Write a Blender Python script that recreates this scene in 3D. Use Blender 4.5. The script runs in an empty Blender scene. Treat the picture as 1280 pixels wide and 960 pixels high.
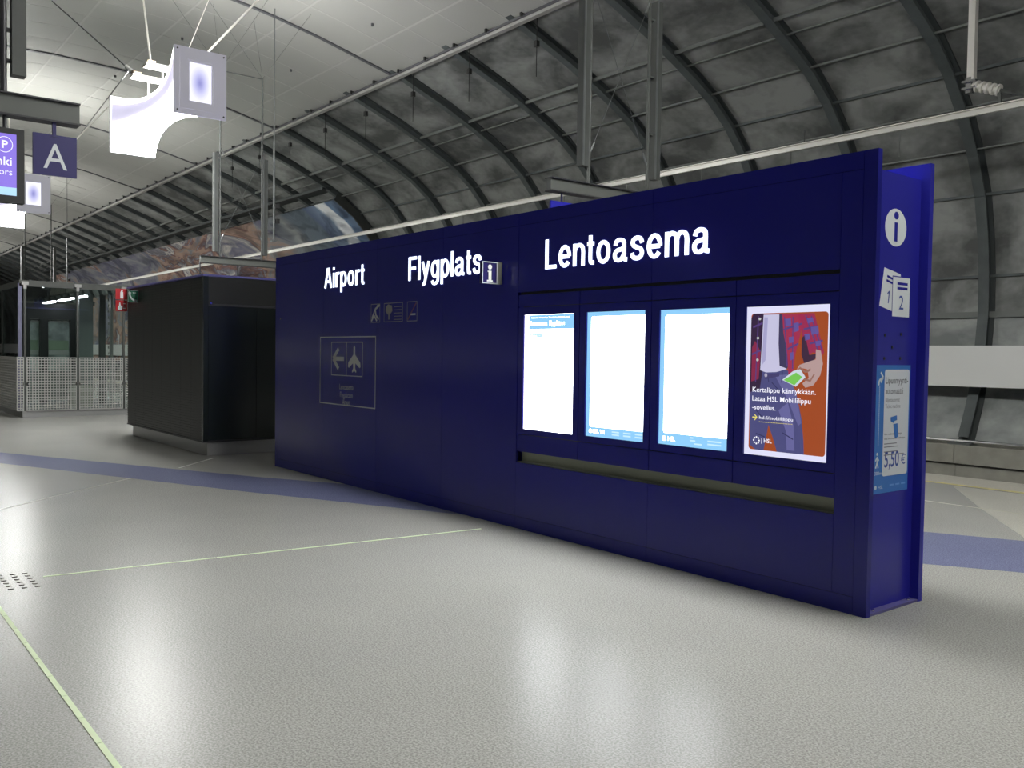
import bpy, bmesh, math, random
from mathutils import Vector, Matrix
random.seed(3)
S = bpy.context.scene
COL = S.collection

# ------------------------------------------------------------------ camera
YAW, PIT, ROLL, CH = -.8994, -.0331, .0145, 1.5515
cy, sy, cp, sp = math.cos(YAW), math.sin(YAW), math.cos(PIT), math.sin(PIT)
fwd = Vector((sy*cp, cy*cp, sp)); rgt = Vector((cy, -sy, 0)); upv = rgt.cross(fwd)
r2 = math.cos(ROLL)*rgt + math.sin(ROLL)*upv
u2 = -math.sin(ROLL)*rgt + math.cos(ROLL)*upv
cam_d = bpy.data.cameras.new('camera'); cam = bpy.data.objects.new('camera', cam_d); COL.objects.link(cam)
M = Matrix((r2, u2, -fwd)).transposed().to_4x4(); M.translation = Vector((0, 0, CH)); cam.matrix_world = M
cam_d.sensor_width = 36; cam_d.lens = 1115.44/1280*36; cam_d.clip_end = 300; cam_d.clip_start = .05
S.camera = cam

# ------------------------------------------------------------------ world, exposure
w = bpy.data.worlds.new('world'); S.world = w; w.use_nodes = True
w.node_tree.nodes['Background'].inputs[0].default_value = (.5, .5, .55, 1)
w.node_tree.nodes['Background'].inputs[1].default_value = .05
S.view_settings.view_transform = 'Standard'; S.view_settings.look = 'None'
S.view_settings.gamma = 1; S.view_settings.exposure = 0.0
LAMP = 67.0                      # radiance of the stretched-fabric lamps

# ------------------------------------------------------------------ materials
MATS = {}
def mat(name, col, rough=.5, metal=0, emit=None, est=0, coat=0, spec=None, noise=None, bump=None):
    """noise=(scale, amount, detail); bump=(scale, strength)"""
    if name in MATS: return MATS[name]
    m = bpy.data.materials.new(name); m.use_nodes = True; MATS[name] = m
    nt = m.node_tree; b = nt.nodes['Principled BSDF']
    b.inputs['Base Color'].default_value = (*col, 1); b.inputs['Roughness'].default_value = rough
    b.inputs['Metallic'].default_value = metal; b.inputs['Coat Weight'].default_value = coat
    b.inputs['Coat Roughness'].default_value = .05
    if spec is not None: b.inputs['Specular IOR Level'].default_value = spec
    if emit: b.inputs['Emission Color'].default_value = (*emit, 1); b.inputs['Emission Strength'].default_value = est
    geo = nt.nodes.new('ShaderNodeNewGeometry')
    if noise:
        n = nt.nodes.new('ShaderNodeTexNoise'); n.inputs['Scale'].default_value = noise[0]; n.inputs['Detail'].default_value = noise[2]
        nt.links.new(geo.outputs['Position'], n.inputs['Vector'])
        r = nt.nodes.new('ShaderNodeValToRGB'); a = noise[1]
        r.color_ramp.elements[0].position = .3; r.color_ramp.elements[1].position = .7
        r.color_ramp.elements[0].color = (*[c*(1-a) for c in col], 1); r.color_ramp.elements[1].color = (*[c*(1+a) for c in col], 1)
        nt.links.new(n.outputs['Fac'], r.inputs[0]); nt.links.new(r.outputs[0], b.inputs['Base Color'])
    if bump:
        n = nt.nodes.new('ShaderNodeTexNoise'); n.inputs['Scale'].default_value = bump[0]; n.inputs['Detail'].default_value = 3
        nt.links.new(geo.outputs['Position'], n.inputs['Vector'])
        bp = nt.nodes.new('ShaderNodeBump'); bp.inputs['Strength'].default_value = bump[1]; bp.inputs['Distance'].default_value = .02
        nt.links.new(n.outputs['Fac'], bp.inputs['Height']); nt.links.new(bp.outputs[0], b.inputs['Normal'])
    return m

def glow(name, col, st):
    return mat(name, (.02, .02, .02), rough=.25, emit=col, est=st)

def glass(name, tint=(.88, .94, .92), refl=.12):
    if name in MATS: return MATS[name]
    m = bpy.data.materials.new(name); m.use_nodes = True; MATS[name] = m; nt = m.node_tree
    for n in list(nt.nodes): nt.nodes.remove(n)
    o = nt.nodes.new('ShaderNodeOutputMaterial'); mx = nt.nodes.new('ShaderNodeMixShader')
    t = nt.nodes.new('ShaderNodeBsdfTransparent'); g = nt.nodes.new('ShaderNodeBsdfGlossy')
    fr = nt.nodes.new('ShaderNodeFresnel'); fr.inputs[0].default_value = 1.5
    ad = nt.nodes.new('ShaderNodeMath'); ad.operation = 'ADD'; ad.inputs[1].default_value = refl*.3
    t.inputs[0].default_value = (*tint, 1); g.inputs['Roughness'].default_value = .02; g.inputs[0].default_value = (.9, .95, .95, 1)
    nt.links.new(fr.outputs[0], ad.inputs[0]); nt.links.new(ad.outputs[0], mx.inputs[0])
    nt.links.new(t.outputs[0], mx.inputs[1]); nt.links.new(g.outputs[0], mx.inputs[2]); nt.links.new(mx.outputs[0], o.inputs[0])
    return m

def floor_mat(name, col, rough=.27):
    """polished terrazzo: fine speckle, soft wear clouds in gloss and tone"""
    m = bpy.data.materials.new(name); m.use_nodes = True; MATS[name] = m; nt = m.node_tree; b = nt.nodes['Principled BSDF']
    geo = nt.nodes.new('ShaderNodeNewGeometry')
    n1 = nt.nodes.new('ShaderNodeTexNoise'); n1.inputs['Scale'].default_value = 105; n1.inputs['Detail'].default_value = 4
    n2 = nt.nodes.new('ShaderNodeTexNoise'); n2.inputs['Scale'].default_value = .9; n2.inputs['Detail'].default_value = 5
    for n in (n1, n2): nt.links.new(geo.outputs['Position'], n.inputs['Vector'])
    r1 = nt.nodes.new('ShaderNodeValToRGB'); e = r1.color_ramp.elements
    e[0].position = .38; e[1].position = .62
    e[0].color = (*[c*.74 for c in col], 1); e[1].color = (*[min(1, c*1.26) for c in col], 1)
    r2_ = nt.nodes.new('ShaderNodeValToRGB'); e = r2_.color_ramp.elements; e[0].position = .3; e[1].position = .72
    e[0].color = (.92, .92, .92, 1); e[1].color = (1, 1, .99, 1)
    mx = nt.nodes.new('ShaderNodeMix'); mx.data_type = 'RGBA'; mx.blend_type = 'MULTIPLY'; mx.inputs['Factor'].default_value = 1
    nt.links.new(n1.outputs['Fac'], r1.inputs[0]); nt.links.new(n2.outputs['Fac'], r2_.inputs[0])
    nt.links.new(r1.outputs[0], mx.inputs[6]); nt.links.new(r2_.outputs[0], mx.inputs[7]); nt.links.new(mx.outputs[2], b.inputs['Base Color'])
    mr = nt.nodes.new('ShaderNodeMapRange'); mr.inputs['To Min'].default_value = rough; mr.inputs['To Max'].default_value = rough
    nt.links.new(n2.outputs['Fac'], mr.inputs['Value']); nt.links.new(mr.outputs[0], b.inputs['Roughness'])
    b.inputs['Specular IOR Level'].default_value = .075
    return m

def vault_mat(name, dark, light):
    """sprayed, sooty tunnel lining: blotches of two greys"""
    m = bpy.data.materials.new(name); m.use_nodes = True; MATS[name] = m; nt = m.node_tree; b = nt.nodes['Principled BSDF']
    geo = nt.nodes.new('ShaderNodeNewGeometry')
    mp = nt.nodes.new('ShaderNodeMapping'); mp.inputs['Scale'].default_value = (.9, 1.2, 1.2)
    nt.links.new(geo.outputs['Position'], mp.inputs['Vector'])
    n1 = nt.nodes.new('ShaderNodeTexNoise'); n1.inputs['Scale'].default_value = .85; n1.inputs['Detail'].default_value = 6; n1.inputs['Distortion'].default_value = .5
    n2 = nt.nodes.new('ShaderNodeTexNoise'); n2.inputs['Scale'].default_value = 7; n2.inputs['Detail'].default_value = 5
    nt.links.new(mp.outputs[0], n1.inputs['Vector']); nt.links.new(mp.outputs[0], n2.inputs['Vector'])
    a = nt.nodes.new('ShaderNodeMath'); a.operation = 'MULTIPLY_ADD'; a.inputs[1].default_value = .18
    nt.links.new(n2.outputs['Fac'], a.inputs[0]); nt.links.new(n1.outputs['Fac'], a.inputs[2])
    r = nt.nodes.new('ShaderNodeValToRGB'); e = r.color_ramp.elements
    e[0].position = .46; e[0].color = (*dark, 1); e[1].position = .72; e[1].color = (*light, 1)
    nt.links.new(a.outputs[0], r.inputs[0]); nt.links.new(r.outputs[0], b.inputs['Base Color'])
    b.inputs['Roughness'].default_value = .55; b.inputs['Specular IOR Level'].default_value = .4
    bp = nt.nodes.new('ShaderNodeBump'); bp.inputs['Strength'].default_value = .12; bp.inputs['Distance'].default_value = .03
    nt.links.new(n2.outputs['Fac'], bp.inputs['Height']); nt.links.new(bp.outputs[0], b.inputs['Normal'])
    return m

def mural_mat():
    """large painted rock-like picture: swirls of slate, rust, ochre and white along the vault"""
    m = bpy.data.materials.new('mural_paint'); m.use_nodes = True; nt = m.node_tree; b = nt.nodes['Principled BSDF']
    geo = nt.nodes.new('ShaderNodeNewGeometry')
    mp = nt.nodes.new('ShaderNodeMapping'); mp.inputs['Scale'].default_value = (.13, .26, .26); mp.inputs['Rotation'].default_value = (.3, .5, .1)
    nt.links.new(geo.outputs['Position'], mp.inputs['Vector'])
    n0 = nt.nodes.new('ShaderNodeTexNoise'); n0.inputs['Scale'].default_value = .9; n0.inputs['Detail'].default_value = 3; n0.inputs['Distortion'].default_value = 1.6
    nt.links.new(mp.outputs[0], n0.inputs['Vector'])
    mx = nt.nodes.new('ShaderNodeMix'); mx.data_type = 'RGBA'; mx.inputs['Factor'].default_value = .55
    nt.links.new(mp.outputs[0], mx.inputs[6]); nt.links.new(n0.outputs['Color'], mx.inputs[7])
    n1 = nt.nodes.new('ShaderNodeTexNoise'); n1.inputs['Scale'].default_value = 1.4; n1.inputs['Detail'].default_value = 9; n1.inputs['Distortion'].default_value = 1.4; n1.inputs['Roughness'].default_value = .55
    nt.links.new(mx.outputs[2], n1.inputs['Vector'])
    r = nt.nodes.new('ShaderNodeValToRGB'); r.color_ramp.interpolation = 'LINEAR'
    stops = [(.26, (.16, .19, .23)), (.34, (.30, .31, .33)), (.39, (.13, .13, .20)), (.44, (.26, .27, .29)), (.475, (.36, .255, .21)), (.50, (.41, .28, .22)), (.52, (.20, .10, .09)), (.535, (.20,.21,.26)),
             (.555, (.60, .58, .54)), (.59, (.18, .18, .26)), (.65, (.34, .33, .34)), (.72, (.18, .19, .22))]
    e = r.color_ramp.elements; e[0].position, e[0].color = stops[0][0], (*stops[0][1], 1); e[1].position, e[1].color = stops[-1][0], (*stops[-1][1], 1)
    for p, c in stops[1:-1]: q = e.new(p); q.color = (*c, 1)
    nt.links.new(n1.outputs['Fac'], r.inputs[0])
    # towards its near edge the picture turns to broad slate-blue and white sweeps
    sx = nt.nodes.new('ShaderNodeSeparateXYZ'); nt.links.new(geo.outputs['Position'], sx.inputs[0])
    ad = nt.nodes.new('ShaderNodeMath'); ad.operation = 'MULTIPLY_ADD'; ad.inputs[1].default_value = 2.2
    nt.links.new(n0.outputs['Fac'], ad.inputs[0]); nt.links.new(sx.outputs['X'], ad.inputs[2])
    mr = nt.nodes.new('ShaderNodeMapRange'); mr.inputs['From Min'].default_value = -36; mr.inputs['From Max'].default_value = -27.3
    nt.links.new(ad.outputs[0], mr.inputs['Value'])
    rb = nt.nodes.new('ShaderNodeValToRGB'); e = rb.color_ramp.elements
    e[0].position = .0; e[0].color = (.22, .24, .27, 1); e[1].position = 1; e[1].color = (.15, .20, .29, 1)
    for p, c in ((.3, (.15, .18, .21)), (.42, (.30, .31, .31)), (.5, (.12, .15, .18)), (.66, (.10, .13, .16)), (.70, (.09, .12, .2)), (.80, (.18, .24, .34)), (.82, (.85, .87, .88)), (.885, (.80, .83, .86)), (.90, (.13, .20, .32))):
        q = e.new(p); q.color = (*c, 1)
    nt.links.new(mr.outputs[0], rb.inputs[0])
    m2 = nt.nodes.new('ShaderNodeMix'); m2.data_type = 'RGBA'
    st = nt.nodes.new('ShaderNodeMapRange'); st.inputs['From Min'].default_value = -34.2; st.inputs['From Max'].default_value = -32.8
    nt.links.new(ad.outputs[0], st.inputs['Value']); nt.links.new(st.outputs[0], m2.inputs[0])
    n3 = nt.nodes.new('ShaderNodeTexNoise'); n3.inputs['Scale'].default_value = 3.2; n3.inputs['Detail'].default_value = 9; n3.inputs['Distortion'].default_value = 1.8
    nt.links.new(mx.outputs[2], n3.inputs['Vector'])
    r3 = nt.nodes.new('ShaderNodeValToRGB'); e = r3.color_ramp.elements; e[0].position = .40; e[0].color = (.42, .43, .48, 1); e[1].position = .56; e[1].color = (1.6, 1.58, 1.55, 1)
    nt.links.new(n3.outputs['Fac'], r3.inputs[0])
    m3 = nt.nodes.new('ShaderNodeMix'); m3.data_type = 'RGBA'; m3.blend_type = 'MULTIPLY'; m3.inputs[0].default_value = .8
    nt.links.new(rb.outputs[0], m3.inputs[6]); nt.links.new(r3.outputs[0], m3.inputs[7])
    m4 = nt.nodes.new('ShaderNodeMix'); m4.data_type = 'RGBA'; m4.blend_type = 'MULTIPLY'; m4.inputs[0].default_value = .6
    nt.links.new(r.outputs[0], m4.inputs[6]); nt.links.new(r3.outputs[0], m4.inputs[7])
    nt.links.new(m4.outputs[2], m2.inputs[6]); nt.links.new(m3.outputs[2], m2.inputs[7]); nt.links.new(m2.outputs[2], b.inputs['Base Color'])
    b.inputs['Roughness'].default_value = .75
    return m

navy = mat('navy_enamel', (.013, .014, .225), rough=.17, spec=.32, bump=(.8, .015))
navy_side = mat('blue_enamel', (.026, .026, .34), rough=.25, spec=.32)
black_slot = mat('dark_recess', (.015, .016, .014), rough=.5)
slot_metal = mat('slot_metal', (.22, .23, .17), rough=.4)
paint_white = mat('white_vinyl', (.88, .92, .95), rough=.4)
paint_grey = mat('grey_vinyl', (.46, .48, .50), rough=.5)
dim_grey = mat('dim_grey_print', (.22, .22, .24), rough=.5)
poster_blue = mat('poster_blue', (.045, .20, .62), rough=.35)
poster_card = mat('poster_card', (.80, .83, .88), rough=.35)
ink = mat('ink_black', (.03, .03, .05), rough=.5)
ink_grey = mat('ink_grey', (.2, .2, .24), rough=.5)
ink_blue = mat('ink_blue', (.04, .09, .40), rough=.5)
steel = mat('galvanised_steel', (.17, .18, .18), rough=.42, metal=.6, noise=(6, .15, 3))
steel_dark = mat('grey_painted_steel', (.060, .064, .060), rough=.5, noise=(5, .12, 3))
beam_grey = mat('beam_grey_paint', (.095, .10, .092), rough=.5)
beam_dark = mat('beam_dark_edge', (.03, .03, .035), rough=.5)
rib_mat = mat('rib_steel', (.085, .098, .098), rough=.5, noise=(3, .18, 4))
rib_base = mat('rib_flange_dark', (.05, .058, .058), rough=.55)
purlin_m = mat('purlin_metal', (.17, .18, .17), rough=.5)
bright_al = mat('bright_aluminium', (.75, .73, .68), rough=.35, metal=.3)
chrome = mat('polished_steel', (.7, .7, .72), rough=.15, metal=1)
ceil_white = mat('white_ceiling_sheet', (.40, .40, .372), rough=.6, noise=(.35, .05, 3))
ceil_back = mat('white_ceiling_joint', (.47, .468, .44), rough=.6)
seam_m = mat('ceiling_seam_dark', (.10, .10, .11), rough=.5)
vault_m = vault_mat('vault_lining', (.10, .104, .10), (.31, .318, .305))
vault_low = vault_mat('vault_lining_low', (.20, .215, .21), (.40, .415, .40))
concrete = mat('grey_concrete', (.30, .29, .25), rough=.8, noise=(4, .14, 6), bump=(20, .2))
dark_far = mat('dark_rock', (.06, .06, .06), rough=.8, noise=(1, .3, 4))
terrazzo = floor_mat('terrazzo_grey', (.30, .296, .283))
terr_light = floor_mat('terrazzo_light', (.40, .39, .35), rough=.28)
terr_blue = floor_mat('terrazzo_blue', (.135, .147, .25), rough=.27)
edge_stone = mat('edge_granite', (.42, .40, .35), rough=.55, noise=(30, .12, 4))
lime = mat('photoluminescent_strip', (.50, .60, .36), rough=.45)
yellow_m = mat('yellow_line', (.48, .42, .16), rough=.6, noise=(9, .25, 4))
black_slat = mat('black_cladding', (.010, .011, .010), rough=.42, noise=(3, .1, 3))
black_glass = mat('black_glass', (.014, .020, .020), rough=.25, spec=.5)
plinth_m = mat('plinth_steel', (.40, .40, .40), rough=.38, metal=.5)
glassm = glass('clear_glass')
cap_m = mat('lamp_cap_glow', (.62, .62, .66), rough=.5, emit=(.85,.83,.95), est=.24)  # faint glow added to the end caps to lift them out of shade
white_band = mat('white_wall_board', (.80, .80, .78), rough=.3)
red_m = mat('sign_red', (.55, .03, .04), rough=.4)
green_m = mat('sign_green', (.02, .16, .09), rough=.4)
sign_navy = mat('sign_navy', (.016, .012, .095), rough=.4)
rubber = mat('black_plastic', (.02, .02, .02), rough=.5)

# ------------------------------------------------------------------ mesh helpers
ORI = {}
def tag(o, label=None, cat=None, group=None, kind=None):
    if label: o['label'] = label
    if cat: o['category'] = cat
    if group: o['group'] = group
    if kind: o['kind'] = kind
    return o
def empty(name, loc, label, cat, group=None, kind=None):
    o = bpy.data.objects.new(name, None); o.empty_display_size = .1; COL.objects.link(o); o.location = loc
    ORI[o] = Vector(loc); return tag(o, label, cat, group, kind)

class MB:
    def __init__(s): s.v = []; s.f = []; s.mi = []
    def add(s, vs, fs, mi=0):
        n = len(s.v); s.v += [tuple(v) for v in vs]
        for f in fs: s.f.append([i+n for i in f]); s.mi.append(mi)
        return s
    def box(s, x0, x1, y0, y1, z0, z1, mi=0):
        return s.add([(x0,y0,z0),(x1,y0,z0),(x1,y1,z0),(x0,y1,z0),(x0,y0,z1),(x1,y0,z1),(x1,y1,z1),(x0,y1,z1)],
                     [(0,3,2,1),(4,5,6,7),(0,1,5,4),(1,2,6,5),(2,3,7,6),(3,0,4,7)], mi)
    def tube(s, p, q, r, n=8, mi=0, r1=None):
        p, q = Vector(p), Vector(q); d = (q-p).normalized()
        a = d.orthogonal().normalized(); b = d.cross(a); r1 = r if r1 is None else r1
        vs = [p+(a*math.cos(t)+b*math.sin(t))*r for t in [2*math.pi*i/n for i in range(n)]]
        vs += [q+(a*math.cos(t)+b*math.sin(t))*r1 for t in [2*math.pi*i/n for i in range(n)]]
        return s.add(vs, [(i, (i+1) % n, n+(i+1) % n, n+i) for i in range(n)]+[tuple(range(n-1, -1, -1)), tuple(range(n, 2*n))], mi)
    def prism(s, pts, off, mi=0):
        """closed polygon of 3-D points extruded by vector off"""
        off = Vector(off); n = len(pts); P = [Vector(p) for p in pts]
        return s.add(P+[p+off for p in P], [tuple(range(n)), tuple(range(2*n-1, n-1, -1))]+[(i, i+n, (i+1) % n+n, (i+1) % n) for i in range(n)], mi)
    def build(s, name, mats, parent=None, smooth=False, label=None, kind=None, group=None, cat=None, loc=None, bevel=0):
        org = Vector(loc) if loc else Vector((0, 0, 0)); po = ORI.get(parent, Vector((0, 0, 0)))
        base = org if loc else po
        me = bpy.data.meshes.new(name); me.from_pydata([Vector(v)-base for v in s.v], [], s.f)
        for m in (mats if isinstance(mats, (list, tuple)) else [mats]): me.materials.append(m)
        for p, i in zip(me.polygons, s.mi): p.material_index = i; p.use_smooth = smooth
        bm = bmesh.new(); bm.from_mesh(me); bmesh.ops.recalc_face_normals(bm, faces=bm.faces)
        if bevel: bmesh.ops.bevel(bm, geom=bm.edges[:], offset=bevel, segments=1, affect='EDGES')
        bm.to_mesh(me); bm.free(); me.update()
        o = bpy.data.objects.new(name, me); COL.objects.link(o)
        if parent: o.parent = parent; o.location = base-po
        else: o.location = base
        ORI[o] = base.copy()
        return tag(o, label, cat, group, kind)

def inst(src, dloc, parent=None):
    o = src.copy(); COL.objects.link(o)
    if parent is not None: o.parent = parent
    o.location = src.location+Vector(dloc); return o
def copy_tree(src, dloc, parent=None, **kw):
    """copy a thing with its parts and sub-parts, sharing meshes"""
    o = src.copy(); COL.objects.link(o)
    if parent: o.parent = parent
    o.location = src.location+Vector(dloc); ORI[o] = ORI.get(src, Vector((0, 0, 0)))+Vector(dloc)
    for ch in list(src.children): copy_tree(ch, (0, 0, 0), o)
    return tag(o, **kw)

# flat art: a local frame (origin, right, up, out) turns 2-D outlines into thin plates
class Frame:
    def __init__(s, org, right, up):
        s.o = Vector(org); s.r = Vector(right); s.u = Vector(up); s.n = s.r.cross(s.u)
    def p(s, a, b, d=0): return s.o+s.r*a+s.u*b+s.n*d
    def plate(s, pts, d0=0, d1=.0006, mb=None):
        mb = mb or MB(); return mb.prism([s.p(a, b, d0) for a, b in pts], s.n*(d1-d0))
    def rect(s, a0, a1, b0, b1, d0=0, d1=.0006, mb=None): return s.plate([(a0,b0),(a1,b0),(a1,b1),(a0,b1)], d0, d1, mb)
    def ring(s, a0, a1, b0, b1, t, d0=0, d1=.0006, mb=None):
        mb = mb or MB()
        for q in ((a0,a1,b0,b0+t),(a0,a1,b1-t,b1),(a0,a0+t,b0+t,b1-t),(a1-t,a1,b0+t,b1-t)): s.rect(*q, d0, d1, mb)
        return mb
def circ(ca, cb, ra, rb=None, n=24, a0=0, a1=2*math.pi):
    rb = rb or ra; full = abs(a1-a0-2*math.pi) < 1e-6
    return [(ca+ra*math.cos(a0+(a1-a0)*i/(n if full else n-1)), cb+rb*math.sin(a0+(a1-a0)*i/(n if full else n-1))) for i in range(n)]
def rrect(a0, a1, b0, b1, r, n=5):
    P = []
    for ca, cb, s0 in ((a1-r,b1-r,0),(a0+r,b1-r,1),(a0+r,b0+r,2),(a1-r,b0+r,3)):
        P += circ(ca, cb, r, n=n, a0=s0*math.pi/2, a1=(s0+1)*math.pi/2)
    return P
def stroke(pts, t):
    """poly-line to list of quads"""
    Q = []
    for (ax, ay), (bx, by) in zip(pts, pts[1:]):
        L = math.hypot(bx-ax, by-ay) or 1; nx, ny = -(by-ay)/L*t/2, (bx-ax)/L*t/2
        Q.append([(ax+nx,ay+ny),(ax-nx,ay-ny),(bx-nx,by-ny),(bx+nx,by+ny)])
    return Q

def raw_text(s, weight=0, ext=0, res=3):
    c = bpy.data.curves.new('t', 'FONT'); c.body = s; c.size = 1; c.offset = weight; c.extrude = ext; c.resolution_u = res; c.space_character = 1
    o = bpy.data.objects.new('t', c); COL.objects.link(o)
    dg = bpy.context.evaluated_depsgraph_get(); dg.update()
    me = bpy.data.meshes.new_from_object(o.evaluated_get(dg)); bpy.data.objects.remove(o); bpy.data.curves.remove(c)
    vs = [v.co.copy() for v in me.vertices]; fs = [tuple(p.vertices) for p in me.polygons]; bpy.data.meshes.remove(me)
    return vs, fs
_cap = raw_text('H'); CAP = max(v.y for v in _cap[0])
def text_mb(s, fr, a, b, cap, width=None, weight=0, d=.001, thick=0, mb=None, align='l'):
    vs, fs = raw_text(s, weight, .5 if thick else 0)
    sc = cap/CAP; x0 = min(v.x for v in vs); x1 = max(v.x for v in vs)
    sx = width/(x1-x0) if width else sc
    if align == 'r': a = a-(x1-x0)*sx
    if align == 'c': a = a-(x1-x0)*sx/2
    mb = mb or MB()
    return mb.add([fr.p(a+(v.x-x0)*sx, b+v.y*sc, d+(v.z+.5)*thick if thick else d) for v in vs], fs)
def text_obj(s, fr, a, b, cap, m, parent, name='lettering', **k):
    return text_mb(s, fr, a, b, cap, **k).build(name, m, parent)
def arc(cx, cy, rx, ry, a0, a1, n=14):
    return [(cx+rx*math.cos(math.radians(a0+(a1-a0)*i/n)), cy+ry*math.sin(math.radians(a0+(a1-a0)*i/n))) for i in range(n+1)]
def smooth(P, k=5):
    Q = []; n = len(P)
    for i in range(n-1):
        p0, p1, p2, p3 = P[max(i-1, 0)], P[i], P[i+1], P[min(i+2, n-1)]
        for j in range(k):
            t = j/k
            Q.append(tuple(.5*((2*b)+(c-a)*t+(2*a-5*b+4*c-d)*t*t+(3*b-a-3*c+d)*t**3) for a, b, c, d in zip(p0, p1, p2, p3)))
    return Q+[P[-1]]
GLY = {   # grotesque sans letters as centre lines: (advance width, strokes)
 'L': (.50, [[(.065,1),(.065,0)], [(.065,.06),(.50,.06)]]),
 'F': (.55, [[(.065,1),(.065,0)], [(.065,.94),(.55,.94)], [(.065,.51),(.49,.51)]]),
 'A': (.66, [[(.055,0),(.30,1)], [(.605,0),(.36,1)], [(.27,.94),(.39,.94)], [(.15,.32),(.51,.32)]]),
 'l': (.13, [[(.065,1),(.065,0)]]),
 'i': (.13, [[(.065,.73),(.065,0)], [(.065,1),(.065,.86)]]),
 't': (.27, [smooth([(.125,.94),(.125,.5),(.125,.18),(.155,.075),(.27,.065)]), [(0,.67),(.27,.67)]]),
 'n': (.49, [[(.065,.73),(.065,0)], smooth([(.065,.44),(.12,.61),(.25,.675),(.38,.62),(.425,.47),(.425,.25),(.425,0)])]),
 'm': (.80, [[(.065,.73),(.065,0)], smooth([(.065,.46),(.11,.61),(.23,.675),(.35,.62),(.40,.48),(.40,.25),(.40,0)]), smooth([(.40,.46),(.45,.61),(.56,.675),(.69,.62),(.735,.48),(.735,.25),(.735,0)])]),
 'r': (.31, [[(.065,.73),(.065,0)], smooth([(.065,.42),(.11,.60),(.20,.665),(.31,.67)])]),
 'o': (.54, [arc(.27,.365,.205,.31,0,360,26)]),
 'p': (.52, [[(.065,.73),(.065,-.27)], arc(.26,.365,.195,.31,0,360,26)]),
 'g': (.51, [arc(.255,.375,.19,.30,0,360,26), smooth([(.445,.73),(.445,.3),(.445,.0),(.40,-.15),(.25,-.215),(.12,-.18),(.075,-.09)])]),
 'y': (.50, [[(.045,.73),(.27,.06)], smooth([(.455,.73),(.35,.38),(.255,.06),(.19,-.14),(.14,-.205),(.05,-.21)])]),
 'e': (.52, [[(.08,.355),(.455,.355)], arc(.265,.365,.20,.31,-2,322,26)]),
 'a': (.55, [smooth([(.085,.51),(.13,.63),(.26,.675),(.39,.63),(.42,.52),(.42,.3),(.42,.14),(.45,.07),(.54,.055)]), smooth([(.42,.43),(.33,.385),(.18,.36),(.09,.29),(.07,.19),(.11,.09),(.22,.05),(.34,.10),(.42,.22)])]),
 's': (.50, [smooth([(.425,.51),(.38,.63),(.25,.675),(.12,.63),(.085,.53),(.13,.44),(.25,.385),(.38,.325),(.43,.22),(.38,.10),(.25,.055),(.11,.10),(.065,.225)])]),
}
def ribbon(P, t):
    closed = math.hypot(P[0][0]-P[-1][0], P[0][1]-P[-1][1]) < 1e-4; n = len(P); A_, B_ = [], []
    for i in range(n):
        a = P[i-1] if i else (P[-2] if closed else P[0]); b = P[i+1] if i < n-1 else (P[1] if closed else P[-1])
        dx, dy = b[0]-a[0], b[1]-a[1]; L = math.hypot(dx, dy) or 1
        A_.append((P[i][0]-dy/L*t/2, P[i][1]+dx/L*t/2)); B_.append((P[i][0]+dy/L*t/2, P[i][1]-dx/L*t/2))
    return A_, B_
def word_letters(s, fr, a, b, cap, width, m, parent, thick=.006, wt=.128):
    """each letter of an illuminated word is its own raised mesh"""
    adv = [GLY[c][0] for c in s]; gap = .115; tot = sum(adv)+gap*(len(s)-1); sx = width/tot; x = 0
    for ch, w_ in zip(s, adv):
        mb = MB()
        for P in GLY[ch][1]:
            A_, B_ = ribbon(P, wt); n = len(A_); V = []
            for d in (.001, .001+thick):
                for q in (A_, B_): V += [fr.p(a+(x+u)*sx, b+v*cap, d) for u, v in q]
            F = []
            for i in range(n-1):
                F += [(2*n+i, 2*n+i+1, 3*n+i+1, 3*n+i), (i, 2*n+i, 2*n+i+1, i+1), (n+i, n+i+1, 3*n+i+1, 3*n+i)]
            F += [(0, n, 3*n, 2*n), (n-1, 2*n-1, 4*n-1, 3*n-1)]
            mb.add(V, F)
        mb.build('letter', m, parent); x += w_+gap

XN, XF = 12.6, -92.0             # ends of the hall
RIB0, RIBS = -7.55, 2.345        # rib spacing
MID = 5.3
def mir(y): return 2*MID-y

# ================================================================== STRUCTURE
floor = MB().box(XF, XN, -1.5, 12.1, -.25, 0).build('floor', terrazzo, kind='structure')
# colour band crossing the floor diagonally
MB().prism([(-30,-6.05+.05,0),(-30,-6.05+.05,0)][:0] or [(-14.2,1.5,.0),(-13.55,2.05,0),(-9.33,3.86,0),(-3.32,6.69,0),(-2.79,7.0,0),(6.6,11.2,0),(4.6,11.2,0),(-3.28,8.25,0),(-3.95,7.94,0),(-10.52,4.35,0),(-14.77,2.33,0),(-19.5,0.2,0),(-16.8,0.2,0)], (0,0,.0012)).build('colour_band', terr_blue, floor, label='blue terrazzo band crossing the grey floor on a slant')
# lighter stone field beyond the band
MB().prism([(-5.24,11.18,0),(-4.263,9.734,0),(-3.31,8.432,0),(-3.0,8.43,0),(4.55,11.18,0)], (0,0,.001)).build('stone_field', terr_light, floor, label='lighter stone field beyond the blue band')
MB().prism([(-9.666,1.458,0),(-11.167,3.074,0),(-11.18,3.03,0),(-9.68,1.43,0)], (0,0,.0015)).build('floor_joint', terr_light, floor)
MB().prism([(-11.827,3.856,0),(-12.635,4.594,0),(-12.66,4.57,0),(-11.84,3.83,0)], (0,0,.002)).build('floor_joint', terr_light, floor)
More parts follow.
